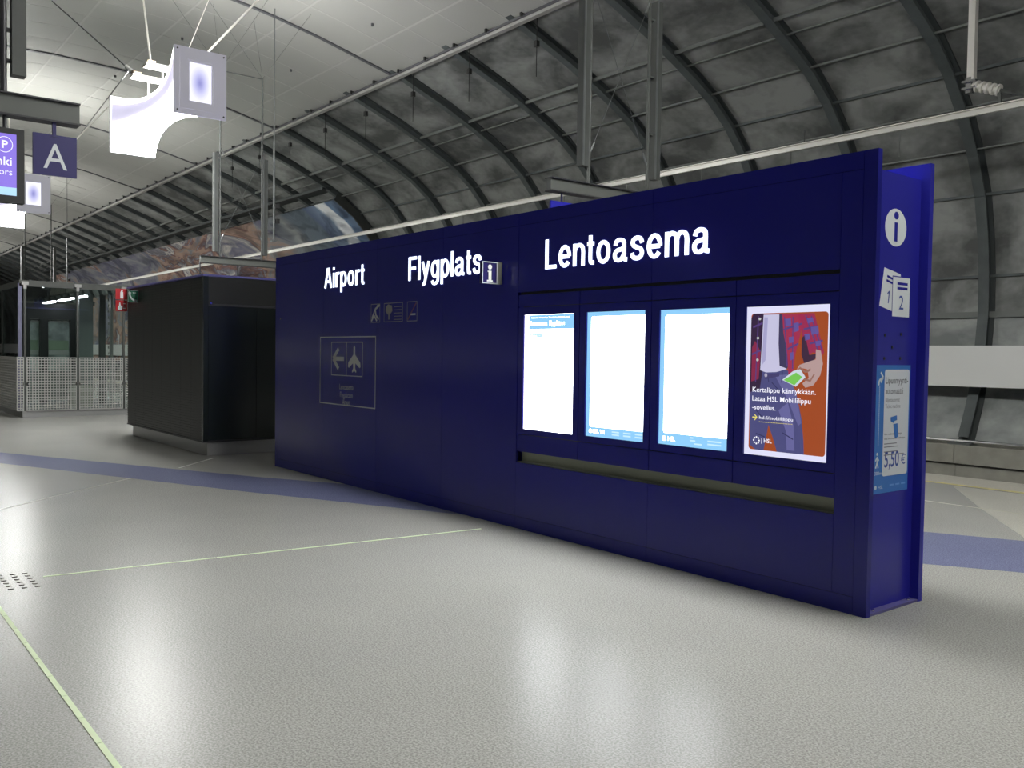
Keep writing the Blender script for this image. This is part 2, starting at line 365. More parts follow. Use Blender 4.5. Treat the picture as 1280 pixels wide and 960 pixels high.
# green inlay strips, laid in short lengths
g = MB().box(-7.6, -7.304, .886, .910, 0, .003).build('inlay_strip', lime, floor, loc=(-7.6,.897,0))
for i in range(1, 60): inst(g, (i*.3, 0, 0))
ax, ay, bx, by = -6.66, 1.259, -6.325, 4.705; L = math.hypot(bx-ax, by-ay); n = 6
for i in range(n):
    t0, t1 = i/n, (i+1)/n-.002; nx, ny = -(by-ay)/L*.011, (bx-ax)/L*.011
    P = lambda t, s_: (ax+(bx-ax)*t+s_*nx, ay+(by-ay)*t+s_*ny, 0)
    MB().prism([P(t0,-1),P(t1,-1),P(t1,1),P(t0,1)], (0,0,.003)).build('inlay_strip', lime, floor)
MB().box(-16,8,9.70,9.73,0,.0015).build('inlay_strip', mat('faded_line', (.42,.41,.32), rough=.5), floor)
# little dark tactile studs
mb = MB()
for i in range(6):
    for j in range(3): mb.tube((-6.86+i*.085+j*.012, 1.03+j*.075, 0), (-6.86+i*.085+j*.012, 1.03+j*.075, .004), .017, 8)
mb.build('floor_stud', mat('stud_dark', (.10,.09,.08), rough=.4), floor, kind='stuff', label='cluster of small dark studs set in the floor')
MB().box(XF, XN, 11.26, 11.35, 0, .002).build('warning_line', yellow_m, floor, label='worn yellow line along the platform edge')
MB().box(XF, XN, 11.352, 12.1, 0, .004).build('edge_slab', edge_stone, floor)
MB().box(XF, XN, mir(12.1), mir(11.352), 0, .004).build('edge_slab', edge_stone, floor)
MB().box(XF, XN, mir(11.35), mir(11.26), 0, .002).build('warning_line', yellow_m, floor)
for s_ in (1, -1):
    c = MID+s_*(13.9-MID)
    MB().box(XF, XN, c-2.6, c+2.75, -1.3, -1.15).build('track_bed', dark_far, floor, kind='stuff')
    for r_ in (-.76, .76): MB().box(XF, XN, c+r_-.035, c+r_+.035, -1.15, -1.0).build('track_rail', steel, floor)
    y0, y1 = sorted((MID+s_*(12.1-MID), MID+s_*(11.8-MID)))
    MB().box(XF, XN, y0, y1, -1.15, -.26).build('platform_side', concrete, floor)

# vault profile (inner surface), from the wall foot up to the crown
PROF = [(16.62,.1),(16.86,.6),(17.02,1.0),(17.18,1.7),(17.28,2.42),(17.26,3.15),(17.18,3.8),(17.0,4.6),(16.66,5.3),(16.2,5.98),(15.62,6.6),(15.05,7.03),(14.5,7.33),(13.9,7.62),(13.1,7.98),(12.2,8.32),(11.4,8.62),(10,9.15),(8.2,9.75),(6.6,10.05),(MID,10.1)]
def at_z(z):
    for (a, b), (c, d) in zip(PROF, PROF[1:]):
        if b <= z <= d: return a+(c-a)*(z-b)/(d-b)
    return MID
def nrm(i):
    a = Vector(PROF[max(i-1, 0)]); b = Vector(PROF[min(i+1, len(PROF)-1)]); t = (b-a).normalized()
    return Vector((-t.y, t.x))    # points inward (towards the hall)
def arc_band(pts_i, w0, w1, d0, d1, side=1, mb=None, mi=0):
    """band along the profile between x w0..w1 and depth d0..d1 inward"""
    mb = mb or MB(); V = []; F = []
    for i in pts_i:
        y, z = PROF[i]; n_ = nrm(i)
        for (x, d) in ((w0,d0),(w1,d0),(w1,d1),(w0,d1)):
            yy = y+n_.x*d; zz = z+n_.y*d
            if side < 0: yy = mir(yy)
            V.append((x, yy, zz))
    k = len(pts_i)
    for i in range(k-1):
        for j in range(4): F.append((4*i+j, 4*i+(j+1) % 4, 4*i+4+(j+1) % 4, 4*i+4+j))
    F += [(0,1,2,3), (4*k-4, 4*k-3, 4*k-2, 4*k-1)]
    return mb.add(V, F, mi)
rows = [(0,4),(4,7),(7,9),(9,11),(11,13),(13,15),(15,20)]
nb0 = -2; nb1 = 34                # bays built panel by panel: x from +? to about -28.6 and beyond, to the far end
wall = MB()
arc_band(range(len(PROF)), XF, XN, -.30, -.06, 1, wall)
wall_right = wall.build('wall_right', dark_far, kind='structure')
KN, KF = -8, 35
for ri, (a, b) in enumerate(rows):
    m = vault_low if ri < 1 else vault_m
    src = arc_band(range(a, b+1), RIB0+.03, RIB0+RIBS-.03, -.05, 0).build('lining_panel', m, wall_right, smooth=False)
    for k in range(KN, KF):
        if k: inst(src, (-RIBS*k, 0, 0))
rb = MB(); arc_band(range(0, 17), RIB0-.14, RIB0+.14, 0, .03, 1, rb, 1); arc_band(range(0, 17), RIB0-.05, RIB0+.05, .03, .15, 1, rb, 0); arc_band(range(0, 17), RIB0-.095, RIB0+.095, .15, .175, 1, rb, 0)
rib = rb.build('rib', [rib_mat, rib_base], wall_right)
for k in range(KN, KF+1):
    if k: inst(rib, (-RIBS*k, 0, 0))
# longitudinal rails on the lining
for z, h_, d, m in ((2.42,.11,.05,purlin_m),(3.13,.05,.03,rib_mat),(4.6,.05,.03,rib_mat),(5.35,.03,.10,purlin_m),(6.0,.03,.12,purlin_m),(6.5,.05,.05,rib_mat),(7.03,.04,.14,purlin_m),(7.45,.03,.13,purlin_m),(7.62,.07,.19,purlin_m)):
    y = at_z(z)
    MB().box(XF, XN, y-d-.03, y-d+.02, z-h_/2, z+h_/2).build('purlin', m, wall_right)
# short brackets tying the rails to the ribs
br = MB().box(RIB0-.06, RIB0+.06, at_z(7.62)-.24, at_z(7.62)-.02, 7.55, 7.72).build('bracket', rib_mat, wall_right)
for k in range(KN, KF):
    if k: inst(br, (-RIBS*k, 0, 0))
# conduit droppers
dr = MB().tube((RIB0+1.2, at_z(6.0)-.12, 5.35), (RIB0+1.2, at_z(6.0)-.12, 6.0), .012, 6).build('conduit', purlin_m, wall_right)
for k in range(-2, 16):
    if k: inst(dr, (-RIBS*k, 0, 0))
# parapet of the far track side in cast lengths, with a capping course
c0 = MB().box(-7.59, -6.325, 16.3, 16.9, -1.15, -.31).build('concrete_block', concrete, wall_right)
c1 = MB().box(-7.59, -6.325, 16.22, 16.9, -.29, .04).build('capping_block', concrete, wall_right)
for c in (c0, c1):
    for k in range(-13, 60):
        if k: inst(c, (-1.275*k, 0, 0))
MB().tube((XF,16.40,.10),(XN,16.40,.10),.035,8).build('foot_rail', chrome, wall_right, label='shiny rail along the foot of the tunnel lining')
sh = MB().box(RIB0-.2, RIB0+.2, 16.3, 16.66, .04, .075).build('base_plate', steel, wall_right)
for k in range(KN, KF):
    if k: inst(sh, (-RIBS*k, 0, 0))
# painted mural on the lower vault, from one rib to the far end
mi_ = range(1, 14)
mm = MB(); V = []; F = []; nx = 40; xs = [-28.62-(46*i/nx) for i in range(nx+1)]
idx = [i for i in range(1, len(PROF)) if PROF[i][1] <= 7.0]+[None]
sec = []
for i in idx:
    if i is None: y, z = at_z(7.18), 7.18; n_ = nrm(12)
    else: y, z = PROF[i]; n_ = nrm(i)
    sec.append(((y+n_.x*.34, z+n_.y*.34), (y+n_.x*.22, z+n_.y*.22)))
for x in xs:
    for (p, q) in sec: V.append((x, *p))
ns = len(sec)
for i in range(nx):
    for j in range(ns-1): F.append((i*ns+j, i*ns+j+1, (i+1)*ns+j+1, (i+1)*ns+j))
off = len(V); V += [(xs[0], *q) for p, q in sec]
for j in range(ns-1): F.append((j, j+1, off+j+1, off+j))
mm.add(V, F); mural = mm.build('mural', mural_mat(), wall_right, smooth=True, label='painted mural of slate, rust and white swirls on the vault')
V = []
mb = MB()
e0 = [(-28.55, *p) for p, q in sec]; e1 = [(-28.55, p[0]+(q[0]-p[0])*2.5, p[1]+(q[1]-p[1])*2.5) for p, q in sec]
n = len(sec)
mb.add(e0+[(x+.09-.16, y, z) for x, y, z in e0]+e1, [(i,i+1,n+i+1,n+i) for i in range(n-1)]+[(i,i+1,2*n+i+1,2*n+i) for i in range(n-1)])
mb.build('mural_edge_frame', steel_dark, wall_right)
MB().box(-75, -28.6, at_z(7.2)-.55, at_z(7.2)-.1, 7.2, 7.3).build('mural_top_soffit', rib_base, wall_right)
# long white board on the wall
for k in range(12):
    x0 = -4.2-7.0*(k-1)
    if x0 < -72: break
    MB().box(x0-6.99, x0, 16.45, 16.52, 1.09, 1.83).build('wall_board', white_band, wall_right, label='long glossy off-white board' if k == 0 else None)
# conductor rail above the track on droppers
cr = empty('conductor_rail', (-6.3, 13.7, 5.2), 'long bright metal conductor rail hung over the track behind the blue panel', 'rail')
MB().box(XF, XN, 13.67, 13.73, 5.205, 5.285).build('rail_profile', bright_al, cr)
MB().box(XF, XN, 13.62, 13.78, 5.285, 5.30).build('rail_flange', bright_al, cr)
MB().tube((-9.15,13.7,5.3),(-9.15,13.7,5.52),.012,6).build('clamp', steel_dark, cr)
def hanger(x, lab):
    h = empty('rail_hanger', (x, 13.7, 5.3), lab, 'hanger', 'hangers of the conductor rail')
    MB().box(x-.05, x+.05, 13.65, 13.75, 5.72, 8.1).build('hanger_post', bright_al, h)
    MB().box(x-.1, x+.1, 13.6, 13.8, 5.70, 5.73).box(x-.1, x+.1, 13.6, 13.8, 5.60, 5.63).box(x-.06, x+.02, 13.64, 13.76, 5.55, 5.78).build('clamp_plate', chrome, h)
    ins = MB()
    p = Vector((x+.02, 13.7, 5.66)); q = Vector((x+.42, 13.7, 5.50)); d = (q-p)
    ins.tube(p, q, .045, 12)
    for i in range(5):
        a = p+d*(.14+.19*i); ins.tube(a, a+d*.07, .085, 14)
    ins.build('insulator', bright_al, h, smooth=False)
    MB().tube(q, (x+.58, 13.7, 5.42), .03, 8).tube((x+.40, 13.7, 5.50), (x+.42, 13.7, 5.30), .03, 8).tube((x+.58,13.7,5.42),(x+.75,13.7,5.37),.02,8).build('hanger_arm', steel_dark, h)
    return h
h0 = hanger(-6.32, 'white hanger post with a ribbed insulator at the upper right')

# the other side of the hall
wl = MB(); arc_band(range(len(PROF)), XF, XN, -.3, 0, -1, wl)
wall_left = wl.build('wall_left', vault_m, kind='structure')
rb = MB(); arc_band(range(0, 17), RIB0-.1, RIB0+.1, 0.01, .15, -1, rb)
ribl = rb.build('rib', rib_mat, wall_left)
for k in range(KN, KF):
    if k: inst(ribl, (-RIBS*k, 0, 0))
MB().box(XF, XN, mir(16.9), mir(16.3), -1.15, .04).build('parapet', concrete, wall_left)
MB().box(XF, XN, mir(16.52), mir(16.45), 1.09, 1.83).build('wall_board', white_band, wall_left)
for nm, x in (('wall_far', XF), ('wall_near', XN)):
    MB().box(x-.2 if x < 0 else x, x if x < 0 else x+.2, -7.2, 17.8, -1.3, 10.5).build(nm, dark_far, kind='structure')

# ------------------------------------------------------------------ white ceiling
CP = [(MID,9.35),(7,9.30),(8.2,9.15),(9.5,8.90),(11.5,8.42)]
def cz(y):
    y = y if y >= MID else mir(y)
    for (a, b), (c, d) in zip(CP, CP[1:]):
        if y <= c: return b+(d-b)*(y-a)/(c-a)
    return CP[-1][1]
CW = 7.03/6; SEAM0 = -5.32; GAP = .013
def ceil_piece(x0, x1, y0, y1, dz0=0, dz1=.02, n=3, mb=None):
    mb = mb or MB(); V = []; F = []
    ys = [y0+(y1-y0)*i/n for i in range(n+1)]
    for y in ys: V += [(x0,y,cz(y)+dz0),(x1,y,cz(y)+dz0),(x1,y,cz(y)+dz1),(x0,y,cz(y)+dz1)]
    for i in range(n):
        for j in range(4): F.append((4*i+j, 4*i+(j+1) % 4, 4*i+4+(j+1) % 4, 4*i+4+j))
    F += [(0,1,2,3),(4*n,4*n+1,4*n+2,4*n+3)]
    return mb.add(V, F)
ys_ = [mir(11.5), mir(10.45), mir(8.7), mir(7.0), 5.3, 7.0, 8.7, 10.45, 11.5]
ceiling = ceil_piece(XF, XN, mir(11.5), 11.5, .03, .08, 24).build('ceiling', ceil_back, kind='structure')
ncol = 37; xstart = SEAM0+CW*4
for a, b in zip(ys_, ys_[1:]):
    src = ceil_piece(xstart-CW+GAP, xstart-GAP, a+GAP, b-GAP).build('ceiling_panel', ceil_white, ceiling)
    for k in range(1, ncol): inst(src, (-CW*k, 0, 0))
mb = MB()
for a, b in zip(ys_, ys_[1:]):
    x = xstart-CW*ncol
    while x > XF+CW: ceil_piece(x-CW+GAP, x-GAP, a+GAP, b-GAP, mb=mb, n=1); x -= CW
    x = xstart+CW
    while x < XN: ceil_piece(x-CW+GAP, x-GAP, a+GAP, b-GAP, mb=mb, n=1); x += CW
mb.build('ceiling_panel', ceil_white, ceiling, kind='stuff')
for y in ys_[1:-1]:
    ceil_piece(XF, XN, y-.022, y+.022, -.004, 0, 1).build('ceiling_joint', ceil_back, ceiling)
mb = MB(); x = xstart
while x > -60: ceil_piece(x-.018, x+.018, mir(11.5), 11.5, -.003, 0, 24, mb); x -= CW
mb.build('ceiling_joint', ceil_back, ceiling, kind='stuff')
src = ceil_piece(SEAM0-.05, SEAM0+.05, mir(11.5), 11.5, -.03, -.004, 24).build('seam_strip', seam_m, ceiling)
for k in range(-2, 13):
    if k: inst(src, (-7.03*k, 0, 0))
for y in (11.5, mir(11.5)):
    MB().box(XF, XN, y-.03, y+.09, 8.30, 8.44).build('edge_trim', mat('edge_trim_paint', (.42,.41,.39), rough=.45), ceiling)
    MB().box(XF, XN, y-.075 if y > 5 else y+.055, y-.035 if y > 5 else y+.095, 8.36, 8.405).build('edge_gutter', seam_m, ceiling)
cl = MB().box(-5.89, -5.85, 11.34, 11.44, 8.38, 8.405).box(-5.895, -5.845, 11.32, 11.36, 8.33, 8.41).build('clip', rubber, ceiling)
for k in range(-6, 66):
    if k: inst(cl, (-1.183*k, 0, 0))
# sprinklers in the ceiling
sp_ = MB().tube((-17.6,9.9,cz(9.9)-.06),(-17.6,9.9,cz(9.9)),.03,8).build('sprinkler', seam_m, ceiling)
for dx, y in ((-4.2,9.9),(-9.6,9.9),(3.6,9.9),(0,7.6),(-5,7.4),(-9.5,7.0),(-4,4.4),(-8.4,3.8),(4,11.0)):
    inst(sp_, (dx, y-9.9, cz(y)-cz(9.9)))

# ================================================================== BLUE SIGN WALL
YF = 4.974; X0, X1, TOP = -11.383, -2.8187, 2.80
pw = empty('sign_wall', ((X0+X1)/2, 5.3, 0), 'long free-standing dark blue station sign wall with white glowing words and four lit poster cases', 'sign')
FR = Frame((0, YF, 0), (1, 0, 0), (0, 0, 1))       # front face, out = -Y
XW = -2.877
MB().box(X0+.06, XW-.04, YF+.13, 5.60, 0, 2.70).build('core', [navy_side], pw)
MB().box(XW-.04, XW, YF+.02, 5.60, 0, 2.70).build('end_web', [navy_side], pw)
MB().box(X0+.06, XW-.04, YF+.02, YF+.13, 2.68, 2.70).build('top_cover', [navy_side], pw)
MB().box(X0, X1, 5.60, 5.647, 0, TOP).build('rear_skin', navy_side, pw)
# front skin in separate sheets with hairline joints over a dark backing
MB().box(X0+.02, -6.20, YF+.016, YF+.032, .02, TOP-.02).box(-3.035, X1-.02, YF+.016, YF+.032, .02, TOP-.02).box(-6.20, -3.035, YF+.016, YF+.032, .02, .585).box(-6.20, -3.035, YF+.016, YF+.032, 2.105, TOP-.02).build('backing', navy, pw)
G_ = .0012
def sheet(x0, x1, z0, z1, nm='sheet', m=navy, lab=None):
    return MB().box(x0+G_, x1-G_, YF, YF+.018, z0+G_, z1-G_).build(nm, m, pw, label=lab)
MB().box(-2.908+G_, X1, YF, YF+.045, 0, TOP).build('end_frame', navy, pw)
MB().box(X0, X0+.08-G_, YF, YF+.045, 0, TOP).build('end_frame', navy, pw)
jx = [X0+.08, -9.98, -8.68, -7.38, -6.19]
rx = [-6.19, -4.6, -2.908]
for a, b in zip(jx, jx[1:]):
    sheet(a, b, 2.69, TOP, 'top_rail'); sheet(a, b, 0, .11, 'bottom_rail'); sheet(a, b, .11, 2.69)
for a, b in zip(rx, rx[1:]): sheet(a, b, 2.69, TOP, 'top_rail'); sheet(a, b, 0, .11, 'bottom_rail')
sheet(-6.19, -4.6, 2.10, 2.69); sheet(-4.6, -3.05, 2.10, 2.69); sheet(-3.05, -2.908, .11, 2.69)
sheet(-6.19, -4.6, .11, .595); sheet(-4.6, -3.05, .11, .595)
# recess with the cases: dark slot above, deeper slot below
MB().box(-6.2, -3.04, YF+.075, YF+.10, .585, 2.12).build('recess_back', black_slot, pw)
MB().box(-6.187, -3.05, YF+.012, YF+.075, .595, .60).box(-6.187, -3.05, YF+.065, YF+.075, .60, .69).build('lower_slot', slot_metal, pw)
MB().box(-6.187, -3.05, YF+.03, YF+.075, 2.08, 2.10).build('upper_slot', black_slot, pw)
bays = [-6.187, -5.388, -4.598, -3.825, -3.05]
scr = [(-6.112,-5.458,.897,1.899),(-5.308,-4.663,.899,1.902),(-4.516,-3.878,.904,1.897),(-3.742,-3.113,.904,1.893)]
lit = glow('backlit_white', (.93, .97, 1.0), 8.0)
lit_rim = glow('backlit_rim', (.72, .66, 1.0), 1.5)
lit_blue = glow('backlit_blue', (.27, .60, .93), 1.05)
lit_lb = glow('backlit_pale', (.55, .80, 1.0), 1.1)
def E(name, c, s=1.0): return glow('print_'+name, c, s)
for i in range(4):
    a, b = bays[i], bays[i+1]
    for z0, z1, nm in ((1.97,2.08,'case_header'),(.69,.845,'case_sill')):
        MB().box(a+.003, b-.003, YF+.004, YF+.03, z0+.003, z1-.003).build(nm, navy, pw)
    s0, s1, z0, z1 = scr[i]
    fm = MB()
    for q in ((a+.003,s0,.848,1.967),(s1,b-.003,.848,1.967),(s0,s1,.848,z0),(s0,s1,z1,1.967)):
        fm.box(q[0], q[1], YF+.004, YF+.03, q[2], q[3])
    c = fm.build('poster_case', navy, pw)
    F2 = Frame((s0, YF+.018, z0), (1, 0, 0), (0, 0, 1)); W, H = s1-s0, z1-z0
    if i < 3:
        F2.rect(0, W, 0, H, -.008, 0).build('lit_panel', lit_blue if i else lit, c, label='glowing white timetable sheet' if not i else 'glowing white sheet with a pale blue border')
    if i == 0:
        F2.rect(.055, W-.002, H-.125, H-.002, 0, .0006).build('heading_band', lit_blue, c)
        F2.rect(.002, .05, .002, H-.002, 0, .0006).build('side_margin', lit_rim, c)
        text_obj('Lentoasema  Flygplatsen', F2, .085, H-.092, .037, lit, c, width=.44, weight=.01)
        text_obj('Aikataulut  Tidtabeller  Timetables  Lahtevat junat', F2, .085, H-.030, .009, lit, c, width=.5, d=.0012)
        F2.rect(.055, .24, H-.195, H-.165, 0, .0006).build('sub_heading', lit_lb, c)
        text_obj('Lentoasema', F2, .065, H-.187, .014, lit, c, d=.0012)
    elif i == 1:
        F2.plate(rrect(.045, W-.004, .078, H-.035, .018), 0, .0006).build('white_sheet', lit, c)
        text_obj('HSL', F2, .085, .03, .03, lit, c, weight=.01); text_obj('VR', F2, .165, .03, .03, lit, c, weight=.02)
        F2.plate(circ(.055, .044, .016), 0, .0008).build('round_mark', lit, c)
        for k in range(3):
            for j in range(2): F2.rect(.30+k*.125, .38+k*.125, .025+j*.022, .036+j*.022, 0, .0008).build('print_line', lit_lb, c)
    elif i == 2:
        F2.plate(rrect(.045, W-.006, .085, H-.04, .018), 0, .0006).build('white_sheet', lit, c)
        text_obj('HSL', F2, .09, .03, .03, lit, c, weight=.01); F2.plate(circ(.055, .044, .018), 0, .0008).build('round_mark', lit, c)
        for x_, y_, w_ in ((.30,.062,.03),(.30,.042,.05),(.34,.02,.07),(.46,.05,.12),(.46,.028,.12)): F2.rect(x_, x_+w_, y_, y_+.010, 0, .0008).build('print_line', lit_lb, c)
    else:
        F2.rect(0, W, 0, H, -.008, 0).build('lit_panel', E('white', (.74,.74,.95), 1.0), c, label='white margin of the lit poster')
        a0, a1, b0, b1 = .035, W-.018, .035, H-.045; pw_, ph_ = a1-a0, b1-b0
        # poster art: u across 0..1, v up 0..1 of the picture
        def A(pts, nm, col, lev, st=.9, lab=None):
            F2.plate([(a0+u*pw_, b0+v*ph_) for u, v in pts], lev*.0004, lev*.0004+.0003).build(nm, E(nm, col, st), c, label=lab)
        F2.plate(rrect(a0, a1, b0, b1, .022), 0, .0004).build('orange_ground', E('orange', (.34,.062,.014)), c, label='burnt orange poster background')
        A([(.02,0.03),(.10,.0),(.21,.0),(.27,.19),(.33,.10),(.39,.0),(.74,.0),(.73,.10),(.70,.25),(.62,.44),(.55,.50),(.56,.58),(.42,.60),(.10,.58),(.0,.40)], 'jeans', (.075,.075,.22), 1.2, lab='blue jeans of the pictured person')
        A([(.34,.55),(.50,.56),(.62,.44),(.70,.22),(.66,.20),(.52,.38)], 'jeans_fold', (.14,.135,.34), 2.2)
        A([(.40,.30),(.52,.36),(.60,.20),(.62,.02),(.52,.02),(.50,.16)], 'jeans_light', (.145,.14,.36), 2.2)
        A([(.0,.42),(.14,.45),(.18,.62),(.17,.999),(.03,.999),(.0,.96)], 'shirt_shadow_left', (.035,.015,.05), 2)
        A([(.02,.50),(.12,.52),(.14,.72),(.06,.80),(.02,.75)], 'shirt_red_left', (.26,.02,.07), 2.6)
        A([(.14,.585),(.17,.99),(.38,.99),(.42,.82),(.50,.66),(.50,.60),(.36,.575),(.22,.57)], 'white_vest', (.62,.60,.82), 3, lab='white t-shirt of the pictured person')
        A([(.16,.62),(.21,.66),(.23,.97),(.18,.97)], 'vest_shade', (.42,.40,.66), 4)
        A([(.38,.99),(.46,.99),(.50,.80),(.54,.66),(.50,.60),(.40,.62),(.38,.78)], 'shirt_shadow', (.05,.04,.11), 3.6)
        A([(.42,.99),(.70,.99),(.66,.84),(.60,.70),(.58,.52),(.52,.55),(.50,.70),(.44,.86)], 'shirt_front', (.38,.030,.085), 4.2, lab='red and blue checked shirt of the pictured person')
        A([(.64,.99),(.83,.99),(.90,.84),(.96,.72),(.93,.69),(.83,.72),(.76,.70),(.68,.84)], 'shirt_sleeve', (.34,.026,.09), 4.2)
        for (u, v, w_, h_) in ((.47,.90,.07,.06),(.58,.86,.06,.07),(.52,.78,.06,.05),(.54,.66,.04,.06),(.75,.92,.07,.04),(.80,.84,.09,.06),(.72,.80,.06,.05),(.86,.76,.06,.04)):
            A([(u,v),(u+w_,v+.01),(u+w_*.9,v+h_),(u-.01,v+h_*.9)], 'shirt_check', (.13,.09,.34), 5)
        for (p, q) in (((.45,.97),(.50,.62)),((.56,.97),(.57,.60)),((.44,.88),(.68,.92)),((.50,.74),(.64,.78)),((.72,.98),(.88,.74)),((.79,.97),(.93,.74)),((.70,.88),(.88,.90)),((.78,.78),(.94,.80)),((.03,.90),(.16,.93)),((.02,.70),(.14,.73)),((.10,.98),(.08,.50))):
            for z_ in stroke([p, q], .014): A(z_, 'shirt_stripe', (.10,.05,.22), 4.7)
        for (p, q) in (((.30,.50),(.44,.42)),((.08,.30),(.22,.22)),((.60,.40),(.70,.34)),((.46,.14),(.60,.10)),((.10,.12),(.22,.10)),((.24,.56),(.26,.50)),((.44,.58),(.43,.50))):
            for z_ in stroke([p, q], .008): A(z_, 'jeans_crease', (.03,.03,.11), 2.6)
        A([(.68,.82),(.72,.84),(.78,.70),(.88,.71),(.84,.66),(.72,.64),(.68,.70)], 'sleeve_shadow', (.05,.02,.05), 5)
        for v in (.96,.82,.66): A(circ(.12 if v > .9 else .10, v, .018, .010, 10), 'shirt_button', (.55,.58,.55), 6)
        A([(.86,.74),(.92,.73),(.95,.64),(.92,.56),(.84,.49),(.74,.47),(.70,.50),(.78,.54),(.76,.60),(.66,.61),(.62,.59),(.66,.63),(.78,.655),(.86,.67)], 'hand', (.50,.34,.33), 6, lab='hand of the pictured person pocketing the phone')
        for q in stroke([(.66,.61),(.74,.58),(.80,.60)], .016)+stroke([(.72,.53),(.80,.52),(.85,.57)], .014): A(q, 'finger_line', (.32,.15,.12), 7)
        A([(.44,.52),(.62,.475),(.74,.545),(.67,.60),(.58,.585)], 'phone', (.66,.74,.82), 7, lab='white phone in the poster')
        A([(.46,.52),(.60,.485),(.70,.545),(.62,.575)], 'phone_screen', (.20,.62,.10), 8)
        A([(.20,.55),(.40,.57),(.40,.545),(.21,.52)], 'waistband', (.06,.05,.16), 3.4)
        A(circ(.22, .55, .02, .015, 10), 'jeans_button', (.45,.42,.55), 4.4)
        wh = E('text_white', (.9,.9,1.0), 1.1); yl = E('text_yellow', (.8,.7,.15), 1.0)
        def T(s_, u, v, capu, wu, m_): text_obj(s_, F2, a0+u*pw_, b0+v*ph_, capu*ph_, m_, c, width=wu*pw_, weight=.004, d=.005)
        T('Kertalippu kännykkään.', .045, .425, .036, .83, wh); T('Lataa HSL Mobiililippu', .045, .36, .036, .77, wh); T('-sovellus.', .045, .297, .034, .32, wh)
        T('hsl.fi/mobiililippu', .145, .228, .024, .45, wh)
        mb = MB()
        for q in stroke([(.05,.238),(.115,.238)], .008)+stroke([(.08,.258),(.115,.238),(.08,.218)], .008): F2.plate([(a0+u*pw_, b0+v*ph_) for u, v in q], .004, .0045, mb)
        for k in range(22): F2.rect(a0+(.145+k*.0205)*pw_, a0+(.157+k*.0205)*pw_, b0+.205*ph_, b0+.209*ph_, .004, .0045, mb)
        mb.build('arrow_and_dotted_rule', yl, c)
        mb = MB()
        for k in range(8):
            t = k*math.pi/4; F2.plate(circ(.075+.0+a0+.022*math.cos(t)-.01, b0+.075+.022*math.sin(t)-.012, .006, n=8), .004, .0045, mb)
        mb.build('round_mark', wh, c); text_obj('| HSL', F2, a0+.105, b0+.052, .026, wh, c, weight=.01, d=.0045)
# glowing words
wordm = glow('letter_glow', (.80, .88, 1.0), 2.2)
word_letters('Lentoasema', FR, -5.822, 2.283, .250, 1.763, wordm, pw)
word_letters('Flygplats', FR, -8.022, 2.305, .245, 1.285, wordm, pw)
word_letters('Airport', FR, -9.945, 2.320, .240, .975, wordm, pw)
# printed airport pictogram box
FR.ring(-10.06, -8.697, .922, 1.734, .012).build('pictogram_border', paint_grey, pw)
FR.ring(-9.76, -8.995, 1.27, 1.672, .010, mb=FR.rect(-9.385, -9.375, 1.28, 1.662)).build('pictogram_frame', paint_grey, pw)
mb = MB()
for q in stroke([(-9.44,1.471),(-9.70,1.471)], .05)+stroke([(-9.575,1.59),(-9.712,1.471),(-9.575,1.352)], .05): FR.plate(q, mb=mb)
mb.build('arrow', paint_grey, pw)
cx = -9.19
half = [(0,.165),(.018,.14),(.022,.055),(.14,-.035),(.15,-.085),(.13,-.10),(.028,-.045),(.022,-.10),(.05,-.135),(.045,-.155),(0,-.13)]
FR.plate([(cx+a, 1.468+b) for a, b in half]+[(cx-a, 1.468+b) for a, b in half[-2:0:-1]]).build('aeroplane', paint_grey, pw)
for s_, z, w_ in (('Lentoasema',1.112,.34),('Flygplatsen',1.02,.31),('Airport',.935,.18)): text_obj(s_, FR, -9.375-w_/2, z, .062, paint_grey, pw, width=w_)
# three small faded pictograms
for a, b in ((-8.812,-8.612),(-8.528,-8.135),(-8.05,-7.852)): FR.ring(a, b, 1.882, 2.09, .008).build('pictogram_frame', dim_grey, pw)
mb = MB()
for q in stroke([(-8.80,1.90),(-8.74,1.96),(-8.68,1.90)], .022)+stroke([(-8.62,2.075),(-8.72,2.03),(-8.70,1.96),(-8.64,1.92)], .026)+stroke([(-8.72,2.03),(-8.79,1.93)], .02): FR.plate(q, mb=mb)
FR.plate(circ(-8.665, 2.065, .016, n=10), mb=mb); mb.build('figure_on_stairs', paint_grey, pw)
mb = MB(); FR.plate([(-8.49,2.0),(-8.49,2.05),(-8.44,2.075),(-8.36,2.06),(-8.35,2.0),(-8.40,1.965),(-8.45,1.965)], mb=mb); FR.rect(-8.435, -8.405, 1.91, 1.965, mb=mb)
mb.build('hand_symbol', dim_grey, pw)
mb = MB()
for k in range(5): FR.rect(-8.32, -8.16, 1.905+k*.034, 1.912+k*.034, mb=mb)
mb.build('print_line', dim_grey, pw)
mb = MB(); FR.rect(-7.98, -7.885, 1.945, 1.965, mb=mb); mb.build('cigarette', paint_grey, pw)
mb = MB()
for q in stroke([(-8.035,1.90),(-7.87,2.075)], .016): FR.plate(q, mb=mb)
mb.build('red_slash', mat('faded_red', (.14,.03,.05), rough=.5), pw)
MB().tube((-11.2,YF,1.98),(-11.2,YF-.012,1.98),.012,10).build('lock', chrome, pw)
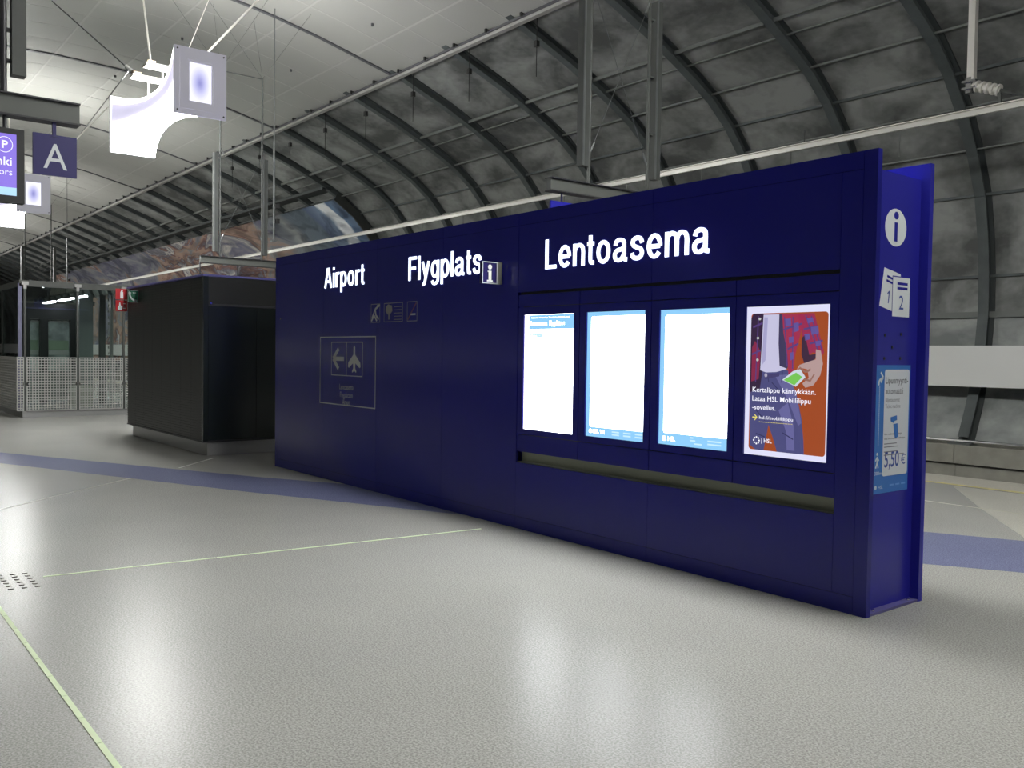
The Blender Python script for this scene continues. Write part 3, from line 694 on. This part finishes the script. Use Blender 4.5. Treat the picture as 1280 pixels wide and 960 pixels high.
# end face: symbols and poster
FE = Frame((XW, 0, 0), (0, 1, 0), (0, 0, 1))       # out = +X
FE.plate(circ(5.300, 2.370, .128, .116, 36)).build('info_disc', paint_white, pw, label='white round information symbol')
mb = MB(); FE.plate(circ(5.303, 2.444, .028, .024, 16), .0007, .0012, mb); FE.rect(5.283, 5.320, 2.284, 2.402, .0007, .0012, mb); mb.build('letter', navy_side, pw)
FE.plate([(5.178,2.117),(5.372,2.087),(5.39,2.02),(5.335,1.85),(5.283,1.853),(5.131,1.881)]).build('ticket_symbol', paint_white, pw)
mb = MB()
for q in ([(5.215,2.073),(5.30,2.054),(5.30,2.041),(5.212,2.060)], [(5.208,2.047),(5.28,2.031),(5.28,2.018),(5.205,2.034)]): FE.plate(q, .0007, .0012, mb)
mb.build('ticket_lines', navy_side, pw)
FE.rect(5.283, 5.488, 1.822, 2.067, .0008, .0016).build('ticket_symbol', paint_white, pw)
FE.ring(5.277, 5.494, 1.816, 2.073, .006, .0007, .0009).build('ticket_outline', navy_side, pw)
mb = MB(); FE.rect(5.335, 5.46, 2.02, 2.036, .0018, .0022, mb); FE.rect(5.335, 5.46, 1.991, 2.007, .0018, .0022, mb); mb.build('ticket_lines', navy_side, pw)
mb = MB()
for q in stroke([(5.233,1.90),(5.243,1.975)], .010)+stroke([(5.222,1.958),(5.243,1.975)], .008): FE.plate(q, .0007, .0012, mb)
mb.build('numeral', ink_blue, pw); text_obj('2', FE, 5.36, 1.868, .085, ink_blue, pw, 'numeral', width=.055, d=.002)
for y, z in ((5.206,1.703),(5.397,1.713),(5.295,1.631),(5.204,1.56),(5.396,1.562)):
    MB().tube((XW, y, z), (XW+.003, y, z), .010, 8).build('screw_hole', black_slot, pw)
FE.rect(5.113, 5.53, .726, 1.519).build('fare_poster', poster_blue, pw, label='blue fare poster on the end face')
FE.plate(rrect(5.218, 5.518, .83, 1.492, .02), .0007, .0012).build('poster_card', poster_card, pw)
TE = lambda s_, a, b, c_, m_, w_=None, wt=0: text_obj(s_, FE, a, b, c_, m_, pw, width=w_, weight=wt, d=.0014)
TE('Lipunmyynti-', 5.232, 1.405, .040, ink, .27); TE('automaatti', 5.232, 1.340, .040, ink, .21)
TE('Biljettautomat', 5.234, 1.292, .024, ink_grey, .17); TE('Ticket machine', 5.234, 1.252, .024, ink_grey, .18)
TE('5,50', 5.240, .885, .095, ink_blue, .175, .01); TE('€', 5.44, .893, .06, ink_blue, .055)
TE('Kun matkustat Helsingin', 5.232, 1.085, .012, ink, .21); TE('osta automaatista matkalippu', 5.232, 1.057, .012, ink, .25)
for z, w_ in ((1.028,.15),(1.008,.17),(.978,.16),(.958,.24)): FE.rect(5.232, 5.232+w_, z, z+.005, .0012, .0015).build('print_line', ink_grey, pw)
mb = MB(); FE.plate([(5.30,1.195),(5.375,1.205),(5.378,1.175),(5.345,1.17),(5.345,1.155),(5.302,1.17)], .0013, .0017, mb); FE.plate([(5.335,1.15),(5.385,1.155),(5.40,1.07),(5.36,1.06),(5.345,1.10)], .0013, .0017, mb)
mb.build('machine_symbol', poster_blue, pw)
mb = MB()
for k in range(48): FE.rect(5.158, 5.166, 1.02+k*.0078, 1.024+k*.0078, .0007, .0012, mb)
for q in stroke([(5.15,1.395),(5.155,1.425),(5.195,1.443)], .014)+stroke([(5.172,1.475),(5.200,1.444),(5.172,1.413)], .014): FE.plate(q, .0007, .0012, mb)
for q in stroke([(5.14,.885),(5.155,.92),(5.155,.955)], .012)+stroke([(5.17,.885),(5.155,.92)], .012)+stroke([(5.135,.93),(5.155,.955),(5.175,.93)], .01): FE.plate(q, .0007, .0012, mb)
FE.plate(circ(5.155, .972, .010, n=10), .0007, .0012, mb); FE.plate(circ(5.145, .765, .013, n=12), .0007, .0012, mb); mb.build('route_symbol', paint_white, pw)
TE('300m', 5.128, .842, .022, paint_white, .08); TE('HSL', 5.178, .755, .02, paint_white, .05)
for k in range(3): FE.rect(5.31+k*.07, 5.36+k*.07, .765, .775, .0007, .0012).build('print_line', mat('pale_blue_print', (.2,.4,.8)), pw)
MB().box(XW, X1-.004, YF+.046, 5.599, 0, .016).build('base_plate', mat('base_plate_blue', (.11,.10,.27), rough=.25), pw)
for y in (5.10, 5.52): MB().tube((-2.845,y,.016),(-2.845,y,.028),.011,6).build('bolt', chrome, pw)

# flag sign with the letter i
fs = empty('information_flag_sign', (-6.43, 4.95, 2.28), 'small framed flag sign with a white letter i sticking out beside the glowing word Flygplats', 'sign')
MB().box(-6.47, -6.432, 4.752, 4.922, 2.185, 2.382).build('board', sign_navy, fs)
Fi = Frame((-6.432, 0, 0), (0, 1, 0), (0, 0, 1)); Fi.ring(4.752, 4.922, 2.185, 2.382, .009, 0, .004).build('rim', paint_grey, fs)
text_vs = MB(); Fi.plate(circ(4.838, 2.334, .022, .022, 14), 0, .002, text_vs)
for q in ((4.812,4.855,2.288,2.300),(4.823,4.855,2.215,2.288),(4.806,4.870,2.203,2.217)): Fi.rect(*q, 0, .002, text_vs)
text_vs.build('letter', mat('sign_cream', (.70,.70,.66), rough=.4), fs)
MB().box(-6.475, -6.428, 4.922, YF, 2.185, 2.382).build('wall_bracket', mat('bracket_grey', (.22,.22,.19), rough=.4), fs)

# ================================================================== BLACK KIOSK
kx0, kx1, ky0, ky1 = -16.86, -12.96, 4.56, 6.35
ki = empty('black_kiosk', ((kx0+kx1)/2, (ky0+ky1)/2, 0), 'large black box-shaped kiosk on a recessed steel plinth behind the blue sign wall', 'kiosk')
MB().box(kx0+.06, kx1-.06, ky0+.08, ky1-.06, 0, .215).build('plinth', plinth_m, ki)
MB().box(kx0, kx1-.03, ky0+.03, ky1, .215, 2.62).build('body', black_slat, ki)
mb = MB(); npan = 8
for i in range(npan):
    a = kx0+(kx1-.07-kx0)*i/npan; b = kx0+(kx1-.07-kx0)*(i+1)/npan
    pm = MB(); pm.box(a+.0015, b-.0015, ky0+.012, ky0+.03, .225, 2.61)
    for r in range(58):
        z = .23+r*.041; pm.box(a+.0015, b-.0015, ky0+.004, ky0+.013, z, z+.026)
    pm.build('cladding_panel', black_slat, ki)
MB().box(kx1-.068, kx1, ky0-.002, ky0+.07, .205, 2.625).build('corner_post', black_glass, ki)
MB().box(kx0, kx1, ky0-.004, ky1, .198, .222).build('bottom_trim', beam_dark, ki)
MB().box(kx1-.03, kx1-.004, ky0+.07, ky1, 2.235, 2.62).build('header_panel', black_slat, ki)
MB().box(kx1-.03, kx1+.004, ky0+.07, ky1, 2.20, 2.232).build('header_rail', beam_dark, ki)
for a, b in ((ky0+.075, 5.36), (5.366, ky1)): MB().box(kx1-.03, kx1-.006, a, b, .226, 2.196).build('door_panel', black_glass, ki)
MB().box(kx0-.02, kx1+.01, ky0-.012, ky1+.01, 2.625, 2.655).build('roof_edge', mat('roof_edge_lit_fringe', (.20,.19,.55), rough=.3), ki)  # violet fringe of the brightly lit top edge, put into the trim colour
MB().tube((kx1+.004,ky0+.10,2.235),(kx1+.022,ky0+.10,2.235),.018,8).build('fitting', chrome, ki)
# emergency signs on the kiosk
gs = empty('emergency_phone_sign', (-16.2, 4.56, 2.46), 'small green flag sign with a white telephone handset on the black kiosk', 'sign')
MB().box(-16.22, -16.20, 4.392, 4.565, 2.355, 2.563).build('board', green_m, gs)
Fg = Frame((-16.20, 0, 0), (0, 1, 0), (0, 0, 1)); Fg.ring(4.392, 4.565, 2.355, 2.563, .006, 0, .002).build('rim', paint_grey, gs)
mb = MB()
for q in stroke([(4.415,2.53),(4.425,2.47),(4.45,2.42),(4.50,2.385),(4.535,2.385)], .028)+stroke([(4.405,2.53),(4.44,2.51)], .03)+stroke([(4.50,2.40),(4.53,2.375)], .035): Fg.plate(q, 0, .002, mb)
mb.build('handset_symbol', paint_white, gs); text_obj('SOS', Fg, 4.47, 2.51, .022, paint_white, gs, d=.002)
fs2 = empty('fire_equipment_sign', (-16.85, 4.55, 2.42), 'two stacked red fire equipment flag signs at the far corner of the black kiosk', 'sign')
for z0, z1 in ((2.432,2.622),(2.224,2.416)): MB().box(-16.885, -16.865, 4.366, 4.56, z0, z1).build('board', red_m, fs2)
Fr = Frame((-16.865, 0, 0), (0, 1, 0), (0, 0, 1)); mb = MB()
Fr.plate([(4.44,2.45),(4.49,2.45),(4.49,2.56),(4.475,2.585),(4.455,2.585),(4.44,2.56)], 0, .002, mb); Fr.rect(4.455,4.485,2.585,2.605,0,.002,mb); mb.build('extinguisher_symbol', paint_white, fs2)
mb = MB(); Fr.plate([(4.40,2.245),(4.47,2.245),(4.48,2.31),(4.45,2.325),(4.44,2.38),(4.425,2.38),(4.42,2.32),(4.40,2.30)], 0, .002, mb)
for k in range(3): Fr.rect(4.49, 4.53, 2.27+k*.04, 2.285+k*.04, 0, .002, mb)
mb.build('hose_symbol', paint_white, fs2)

# ================================================================== GLASS ENCLOSURE
gx, gy0, gy1, gz = -22.1, 3.72, 6.95, 3.03
ge = empty('glass_enclosure', (gx-4, 5.3, 0), 'glass enclosure with slim steel posts and a perforated guard at the far left', 'enclosure')
al = mat('satin_aluminium', (.42,.42,.41), rough=.3, metal=.6)
MB().box(gx-9, gx, gy0+.06, gy1, 0, .145).build('base', plinth_m, ge)
MB().box(gx-.12, gx, gy0, gy1, 2.90, gz).build('top_beam', steel_dark, ge)
MB().box(gx-9, gx-.12, gy0, gy0+.12, 2.90, gz).build('top_beam', steel_dark, ge)
MB().box(gx-9, gx-.14, gy0+.14, gy1, 2.99, 3.01).build('roof_glass', glassm, ge)
for y in (3.83, 4.90, 5.90, 6.9):
    MB().box(gx-.05, gx+.01, y-.022, y+.022, .145, 2.98).build('post', steel_dark, ge)
    MB().box(gx-.03, gx+.05, y-.07, y+.07, 2.93, 3.0).box(gx-.02, gx+.04, y-.03, y+.03, 2.84, 2.93).build('clamp', al, ge)
    MB().box(gx+.012, gx+.032, y-.05, y-.02, .70, .78).box(gx+.012, gx+.032, y+.02, y+.05, .70, .78).build('guard_clip', al, ge)
MB().box(gx-.10, gx+.0, gy0-.02, gy0+.05, .145, 2.96).build('corner_post', mat('corner_post_lilac', (.20,.20,.30), rough=.3, metal=.4), ge)
for k in range(4): MB().box(gx-2.2*(k+1)-.03, gx-2.2*(k+1)+.03, gy0, gy0+.05, .145, 2.9).build('post', steel_dark, ge)
for a, b in ((3.85,4.88),(4.92,5.88),(5.92,6.88)): MB().box(gx-.045, gx-.035, a, b, .16, 2.90).build('glass_pane', glassm, ge)
for k in range(4): MB().box(gx-2.2*(k+1)+.04, gx-2.2*k-.12, gy0+.02, gy0+.03, .16, 2.90).build('glass_pane', glassm, ge)
perf = mat('perforated_steel', (.62,.62,.60), rough=.3, metal=.55)
def perforated(a, b, z0, z1, fixed, axis, nm='guard_panel'):
    mb = MB(); P = .0605; t = .019
    def bx(u0, u1, w0, w1):
        if axis == 'y': mb.box(fixed-.002, fixed+.002, u0, u1, w0, w1)
        else: mb.box(u0, u1, fixed-.002, fixed+.002, w0, w1)
    n = max(1, round((b-a)/P)); pa = (b-a)/n; m_ = round((z1-z0)/P); pz = (z1-z0)/m_
    for i in range(n+1): e = .022 if i in (0, n) else t/2; bx(max(a, a+i*pa-e), min(b, a+i*pa+e), z0, z1)
    for j in range(m_+1):
        e = .022 if j in (0, m_) else t/2
        for i in range(n):
            bx(a+i*pa+(.022 if i == 0 else t/2), a+(i+1)*pa-(.022 if i == n-1 else t/2), max(z0, z0+j*pz-e), min(z1, z0+j*pz+e))
    return mb.build(nm, perf, ge)
for a, b in ((3.665,3.805),(3.855,4.875),(4.925,5.875),(5.925,6.9)): perforated(a, b, .15, 1.34, gx+.03, 'y')
perforated(gx-4.4, gx, .15, 1.34, 3.665, 'x')
# inside: dark portal with doors and light tubes
dk = mat('dark_portal', (.022,.024,.024), rough=.4)
it = empty('lift_portal', (-25, 5.0, 0), 'dark door portal with pale glazed doors inside the glass enclosure', 'doorway')
MB().box(-25.2, -25, 4.25, 5.70, 2.27, 2.66).box(-25.2, -25, 5.375, 5.70, .145, 2.27).box(-25.2, -25, 4.25, 4.45, .145, 2.27).box(-25.18, -25, 4.68, 4.86, .145, 2.27).build('portal_frame', dk, it)
pale = mat('door_pale', (.42,.49,.46), rough=.3, noise=(3,.5,4)); pg = mat('door_green', (.32,.44,.30), rough=.5); pww = mat('door_white', (.5,.52,.48), rough=.5)
for a, b in ((4.455,4.675),(4.865,5.37)):
    MB().box(-25.14, -25.12, a, b, .2, 2.22).build('door_pane', pale, it)
    MB().box(-25.12, -25.10, a+.02, b-.02, 1.50, 1.74).build('door_notice', pg, it)
    MB().box(-25.12, -25.10, a+.02, b-.02, 1.37, 1.49).build('door_notice', pww, it)
    MB().box(-25.10, -25.08, a+.03, b-.03, 2.20, 2.235).build('door_closer', al, it)
MB().box(-25.0, -24.985, 4.5, 5.5, .25, .95).build('lower_panel', mat('inner_board', (.16,.165,.15), rough=.5), it)
for i, (y, w_) in enumerate(((5.52,.16),(5.9,.07),(6.12,.03))):
    MB().box(-24.1, -24, y-w_, y+w_, .146, 2.89).build('inner_column', [mat('column_grey', (.16,.18,.175), rough=.4), steel_dark, al][i], it)
pl_ = MB()
for k in range(16): pl_.box(-23.99, -23.98, 6.02, 6.05, .5+k*.15, .56+k*.15)
pl_.build('chain_guide', al, it, kind='stuff')
MB().box(-23.6, -23.3, 5.0, 5.5, .146, .65).build('cabinet', mat('inner_cream', (.42,.42,.36), rough=.5), it)
for j, (xa, xb) in enumerate(((-27.35,-25.95),(-25.45,-23.9),(-23.3,-22.6))):
    t_ = empty('light_tube', ((xa+xb)/2, 5.2, 2.78), 'glowing white ceiling tube inside the glass enclosure, %s of the row' % ['farthest', 'middle', 'nearest'][j], 'lamp', 'ceiling tubes inside the glass enclosure')
    MB().box(xa, xb, 5.15, 5.25, 2.79, 2.83).build('housing', steel_dark, t_); MB().box(xa+.02, xb-.02, 5.165, 5.235, 2.75, 2.79).build('diffuser', glow('tube_glow', (.92,.88,1), 16), t_)
    MB().box((xa+xb)/2-.01, (xa+xb)/2+.01, 5.19, 5.21, 2.83, 2.99).build('suspension', steel_dark, t_)

# ================================================================== SIGN GANTRIES
def ibeam(y0, y1, x, z0, z1, parent):
    MB().box(x-.03, x+.045, y0, y1, z0+.012, z1-.012).build('beam', beam_grey, parent)
    MB().box(x-.06, x+.075, y0, y1, z1-.012, z1).box(x-.06, x+.075, y0, y1, z0, z0+.012).build('beam_flange', beam_dark, parent)
def gantry(x, lab, cz0=3.75, dy0=0, top=5.93):
    g = empty('sign_gantry', (x, 7.6, 3.42), lab, 'gantry', 'sign gantries over the right platform edge')
    ibeam(6.6, 9.9, x, 3.40, 3.555, g)
    for yc, yt, s_ in ((7.12+dy0, 7.218+dy0, 1), (8.335+dy0*1.6, 8.205+dy0*1.25, -1)):
        MB().box(x-.05, x+.05, yc-.052, yc+.052, cz0, top).build('post', steel_dark, g)
        MB().box(x+.052, x+.062, yc-.056, yc-.030, cz0, top).build('post_lip', steel, g)
        MB().tube((x,yt,3.555),(x,yt,7.55),.021,8).build('tube', steel_dark, g)
        for z in (4.3, 5.0, 5.7): MB().box(x-.02, x+.02, min(yc,yt), max(yc,yt), z-.012, z+.012).build('link', steel_dark, g)
        for dy, dx in ((-1.1,-.6),(.9,.5),(.2,-1.0)):
            y_ = yt+dy; MB().tube((x,yt,7.53),(x+dx,y_,cz(y_)-.01),.003,4).build('stay_wire', steel_dark, g)
    MB().tube((x,7.218+dy0,7.52),(x,8.205+dy0*1.25,7.52),.012,6).build('cross_rod', steel_dark, g)
    for a, b in (((7.22,3.9),(8.2,5.9)),((8.2,3.9),(7.22,5.9))): MB().tube((x,a[0]+dy0,a[1]),(x,b[0]+dy0,b[1]),.004,4).build('brace_wire', steel, g)
    for p, q in (((7.22,3.9),(7.3,4.05)),((8.2,3.9),(8.12,4.05)),((7.22,5.9),(7.3,5.75)),((8.2,5.9),(8.12,5.75))): MB().tube((x,p[0]+dy0,p[1]),(x,q[0]+dy0,q[1]),.012,6).build('turnbuckle', steel, g)
    return g
gantry(-7.7, 'grey sign gantry hung from posts, rising behind the middle of the blue sign wall')
gantry(-19.0, 'grey sign gantry hung from posts, rising behind the black kiosk', 3.66, -.19, 5.76)
gantry(-41.6, 'far sign gantry rising above the glass enclosure', 3.66, 0, 5.76)
# camera side gantry with display and platform letter
g1 = empty('sign_gantry', (-7.75, .3, 3.3), 'grey sign gantry at the upper left edge of the picture', 'gantry')
ibeam(-1.3, 1.735, -7.79, 3.31, 3.482, g1)
MB().tube((-7.75,1.205,3.482),(-7.75,1.205,7.55),.024,8).build('tube', beam_dark, g1)
MB().box(-7.80, -7.70, 1.256, 1.352, 3.612, 5.93).build('post', steel_dark, g1)
for z in (3.72, 3.95, 5.0): MB().box(-7.77, -7.73, 1.205, 1.256, z-.012, z+.012).build('link', beam_dark, g1)
MB().tube((-7.75,-.2,3.482),(-7.75,-.2,7.55),.024,8).build('tube', beam_dark, g1)
MB().tube((-7.75,1.205,7.52),(-7.75,-.2,7.52),.012,6).build('cross_rod', beam_dark, g1)
for yt in (1.205, -.2):
    for dy in (-.5, .9): MB().tube((-7.75,yt,7.53),(-7.75,yt+dy,cz(yt+dy)-.01),.003,4).build('stay_wire', steel_dark, g1)
ds = empty('departure_display', (-7.75, .85, 2.65), 'black framed hanging display with a glowing violet screen at the upper left', 'display')
MB().box(-7.83, -7.735, .36, 1.342, 2.652, 3.212).build('housing', rubber, ds)
MB().box(-7.735, -7.731, .41, 1.287, 2.705, 3.168).build('screen', glow('screen_violet', (.22,.14,.72), 1.1), ds)
Fd = Frame((-7.731, 0, 0), (0, 1, 0), (0, 0, 1)); wg = glow('screen_white', (.85,.85,1.0), 1.1)
Fd.rect(.41, 1.287, 2.705, 2.765, 0, .001).build('ticker_band', glow('screen_cyan', (.45,.75,.95), 1.0), ds)
mb = MB(); pts = circ(1.208, 3.085, .055, .060, 28); pin = circ(1.208, 3.085, .050, .055, 28)
for k in range(28): Fd.plate([pts[k], pts[(k+1) % 28], pin[(k+1) % 28], pin[k]], 0, .001, mb)
mb.build('line_circle', wg, ds); text_obj('P', Fd, 1.188, 3.058, .055, wg, ds, width=.042, weight=.03)
text_obj('Helsinki', Fd, 1.255, 2.930, .062, wg, ds, align='r', weight=.015); text_obj('Helsingfors', Fd, 1.258, 2.857, .048, wg, ds, align='r')
MB().tube((-7.77,1.215,3.21),(-7.77,1.215,3.312),.014,8).tube((-7.77,.5,3.21),(-7.77,.5,3.312),.014,8).build('hanger_rod', beam_dark, ds)
sa = empty('platform_letter_sign', (-7.75, 1.55, 2.9), 'square navy sign with a grey white letter A hanging at the upper left', 'sign')
MB().box(-7.765, -7.74, 1.401, 1.712, 2.895, 3.212).build('board', sign_navy, sa)
Fa = Frame((-7.74, 0, 0), (0, 1, 0), (0, 0, 1)); text_obj('A', Fa, 1.474, 2.948, .193, mat('sign_letter_grey', (.55,.57,.60), rough=.5), sa, 'letter', width=.168)
MB().box(-7.775, -7.745, 1.540, 1.566, 3.19, 3.31).box(-7.745, -7.735, 1.515, 1.59, 3.195, 3.205).build('hanger', sign_navy, sa)
# boards hung under the right hand gantries
s3 = empty('hanging_sign', (-7.7, 6.8, 2.9), 'blue hanging sign whose top edge shows above the blue sign wall', 'sign')
MB().box(-7.715, -7.69, 6.634, 7.0, 2.95, 3.30).build('board', navy_side, s3)
MB().tube((-7.7,6.80,3.29),(-7.7,6.80,3.402),.012,6).build('hanger_rod', sign_navy, s3)
s4 = empty('hanging_display', (-19, 7.4, 2.3), 'dark hanging display on thin rods behind the black kiosk', 'display')
MB().box(-19.05, -18.95, 6.5, 8.4, 2.3, 2.86).build('housing', rubber, s4)
for y in (6.604, 7.422, 8.29): MB().tube((-19,y,2.85),(-19,y,3.402),.014,6).build('hanger_rod', beam_dark, s4)
def campole(x, y, lab):
    c = empty('camera_pole', (x, y, 4.0), lab, 'camera')
    MB().tube((x,y,4.0),(x,y,6.2),.025,8).tube((x,y,6.2),(x,y,cz(y)-.02),.010,6).build('pole', steel, c)
    for z in (4.78, 4.45):
        MB().box(x-.05, x+.05, y+.03, y+.12, z-.05, z+.05).tube((x,y,z),(x,y+.04,z),.012,6).build('camera_head', rubber, c)
    MB().box(x-.06, x+.06, y-.06, y+.06, 3.98, 4.02).build('end_cap', steel, c)
campole(-19, 8.245, 'thin hanging pole with two small black cameras right of the kiosk gantry')
campole(-41.6, 8.82, 'far thin hanging pole above the glass enclosure')

# hooks hung under the vault between ribs
for k in range(-1, 7):
    x = -16.45-RIBS*k
    h_ = empty('vault_hook', (x, 11.72, 7.9), 'small black box on a thin rod between vault ribs, %s' % ['nearest of the row','second from the near end','third from the near end','fourth from the near end','fifth from the near end','sixth from the near end','seventh from the near end','farthest of the row'][k+1], 'hook', 'droppers between the vault ribs')
    MB().box(x-.045, x+.045, 11.68, 11.76, 7.80, 7.92).build('box', rubber, h_); MB().tube((x,11.72,7.2),(x,11.72,8.45),.008,5).build('rod', rubber, h_)

# ================================================================== FABRIC LAMPS
def lamp(x1, lab, grp):
    LN, y0, y1, z0, z1 = 3.9, 4.86, 5.74, 5.50, 6.61; yc, zc = (y0+y1)/2, (z0+z1)/2; x0 = x1-LN
    l = empty('fabric_lamp', ((x0+x1)/2, yc, zc), lab, 'lamp', grp)
    # body: stretched skin pulled in at the waist
    N, K = 22, 8; V = []; F = []; gl = []
    per = []
    for s_ in range(4):
        for j in range(K):
            t = -1+2*j/K
            per.append([(t,-1),(1,t),(-t,1),(-1,-t)][s_])
    n = len(per)
    for i in range(N+1):
        t = i/N; x = x0+.03+(LN-.06)*t; s = 2*t-1
        wst = .44+.56*abs(s)**2.0; wst = min(wst, 1)
        for (a, b) in per:
            bow = 1-.10*(1-max(abs(a), abs(b))**1)  # straight sides
            V.append((x, yc+a*(y1-y0)/2*wst*.97, zc+b*(z1-z0)/2*wst*.97))
            gl.append((b, t))
    for i in range(N):
        for j in range(n): F.append((i*n+j, i*n+(j+1) % n, (i+1)*n+(j+1) % n, (i+1)*n+j))
    mb = MB().add(V, F); o = mb.build('fabric_skin', skin_m, l, smooth=True, label='glowing white stretched fabric')
    at = o.data.attributes.new('skin_height', 'FLOAT', 'POINT')
    for k, (b, t) in enumerate(gl): at.data[k].value = b
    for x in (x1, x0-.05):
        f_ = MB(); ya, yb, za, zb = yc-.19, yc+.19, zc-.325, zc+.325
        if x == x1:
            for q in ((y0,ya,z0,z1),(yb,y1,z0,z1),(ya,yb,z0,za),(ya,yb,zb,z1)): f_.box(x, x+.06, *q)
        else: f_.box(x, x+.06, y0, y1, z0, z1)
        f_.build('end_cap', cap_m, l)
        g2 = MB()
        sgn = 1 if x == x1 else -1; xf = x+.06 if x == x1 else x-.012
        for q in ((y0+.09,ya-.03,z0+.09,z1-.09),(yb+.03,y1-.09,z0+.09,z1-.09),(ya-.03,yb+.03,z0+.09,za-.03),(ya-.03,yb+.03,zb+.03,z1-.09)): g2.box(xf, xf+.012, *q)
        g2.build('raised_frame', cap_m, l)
        for yy in (y0+.05, y1-.05):
            for zz in (z0+.05, z1-.05): MB().tube((xf,yy,zz),(xf+.015,yy,zz),.014,8).build('screw', steel_dark, l)
    MB().box(x1-.02, x1+.02, yc-.19, yc+.19, zc-.325, zc+.325).build('window', win_m, l, label='glowing violet window in the end cap')
    # top brackets and suspension
    xm = (x0+x1)/2
    for xx in (xm-.4, xm+.45):
        MB().box(xx-.10, xx+.10, yc-.46, yc+.46, zc+.56, zc+.62).build('bracket', bright_al, l)
        for s_ in (-1, 1):
            MB().box(xx-.07, xx+.07, yc+s_*.36-.07, yc+s_*.36+.07, zc+.62, zc+.67).build('bracket_foot', warm_m, l)
            MB().tube((xx, yc+s_*.15, zc+.56), (xx, yc+s_*.15, zc+.22), .018, 6).build('bracket_strut', bright_al, l)
    for (p, q, r_) in (((xm+.45, yc-.36, zc+.67), (x1-3.3, 5.22), .02), ((xm+.45, yc+.36, zc+.67), (x1-1.3, 7.64), .022), ((xm-.4, yc+.36, zc+.67), (x1-2.05, 6.56), .010)):
        MB().tube(p, (q[0], q[1], cz(q[1])-.005), r_, 6).build('suspension_rod', bright_al, l)
    return l
warm_m = mat('warm_bracket', (.55,.42,.30), rough=.4)
skin_m = bpy.data.materials.new('lamp_fabric'); skin_m.use_nodes = True
nt = skin_m.node_tree; b = nt.nodes['Principled BSDF']; b.inputs['Base Color'].default_value = (.8,.8,.85,1); b.inputs['Roughness'].default_value = .6
at = nt.nodes.new('ShaderNodeAttribute'); at.attribute_name = 'skin_height'
rr = nt.nodes.new('ShaderNodeValToRGB'); e = rr.color_ramp.elements
e[0].position = 0; e[0].color = (1,1,1,1); e[1].position = 1; e[1].color = (.6,.6,.6,1)
for p_, v in ((.38,.5),(.47,.04),(.54,.013),(.64,.010),(.76,.010),(.86,.014),(.93,.2)): q = e.new(p_); q.color = (v,v,v,1)
mr = nt.nodes.new('ShaderNodeMapRange'); mr.inputs['From Min'].default_value = -1
nt.links.new(at.outputs['Fac'], mr.inputs['Value']); nt.links.new(mr.outputs[0], rr.inputs[0])
mu = nt.nodes.new('ShaderNodeMath'); mu.operation = 'MULTIPLY'; mu.inputs[1].default_value = LAMP
nt.links.new(rr.outputs[0], mu.inputs[0]); nt.links.new(mu.outputs[0], b.inputs['Emission Strength']); 
rc = nt.nodes.new('ShaderNodeValToRGB'); e = rc.color_ramp.elements; e[0].position = .42; e[0].color = (.98,.985,.95,1); e[1].position = .54; e[1].color = (.78,.74,1,1)
q = e.new(.86); q.color = (.72,.68,1,1); q = e.new(.93); q.color = (.98,.985,.95,1)
nt.links.new(mr.outputs[0], rc.inputs[0]); nt.links.new(rc.outputs[0], b.inputs['Emission Color'])
win_m = bpy.data.materials.new('lamp_window'); win_m.use_nodes = True; nt = win_m.node_tree; b = nt.nodes['Principled BSDF']
tc = nt.nodes.new('ShaderNodeTexCoord'); mp = nt.nodes.new('ShaderNodeMapping'); mp.inputs['Location'].default_value = (0,-.5*1.6,-.5*1.6); mp.inputs['Scale'].default_value = (0,1.6,1.6)
gr = nt.nodes.new('ShaderNodeTexGradient'); gr.gradient_type = 'SPHERICAL'; rr = nt.nodes.new('ShaderNodeValToRGB')
rr.color_ramp.elements[0].position = .15; rr.color_ramp.elements[0].color = (.85,.85,1,1); rr.color_ramp.elements[1].position = .95; rr.color_ramp.elements[1].color = (.22,.22,.52,1)
nt.links.new(tc.outputs['Generated'], mp.inputs[0]); nt.links.new(mp.outputs[0], gr.inputs[0]); nt.links.new(gr.outputs[0], rr.inputs[0]); nt.links.new(rr.outputs[0], b.inputs['Emission Color'])
b.inputs['Emission Strength'].default_value = 1.3; b.inputs['Base Color'].default_value = (.1,.1,.12,1)
LG = 'stretched fabric lamps along the platform'
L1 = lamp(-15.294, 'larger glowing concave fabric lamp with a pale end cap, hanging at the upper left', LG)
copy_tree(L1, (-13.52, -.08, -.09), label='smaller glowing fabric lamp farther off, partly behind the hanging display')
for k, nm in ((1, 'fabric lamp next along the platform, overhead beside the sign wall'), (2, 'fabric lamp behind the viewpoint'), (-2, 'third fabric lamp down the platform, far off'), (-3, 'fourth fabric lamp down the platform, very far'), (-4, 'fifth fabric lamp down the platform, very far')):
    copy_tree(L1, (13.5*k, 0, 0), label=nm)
# stay wires over the big lamp
wr = empty('stay_cables', (-19.2, 4.5, 6.9), 'dark stay cables meeting at a turnbuckle left of the big fabric lamp', 'cable')
nd = Vector((-17.75, 4.84, 6.78))
for q in (Vector((-22.4, 4.45, 9.33)), Vector((-35.5, 7.87, 9.17))): MB().tube(nd, q, .012, 5).build('cable', steel_dark, wr)
MB().tube(nd-Vector((.12,.02,-.08)), nd+Vector((.10,.04,-.06)), .045, 8).build('turnbuckle', chrome, wr)
MB().tube(nd, (-17.64, 4.94, 6.72), .012, 5).build('cable_end', steel_dark, wr)
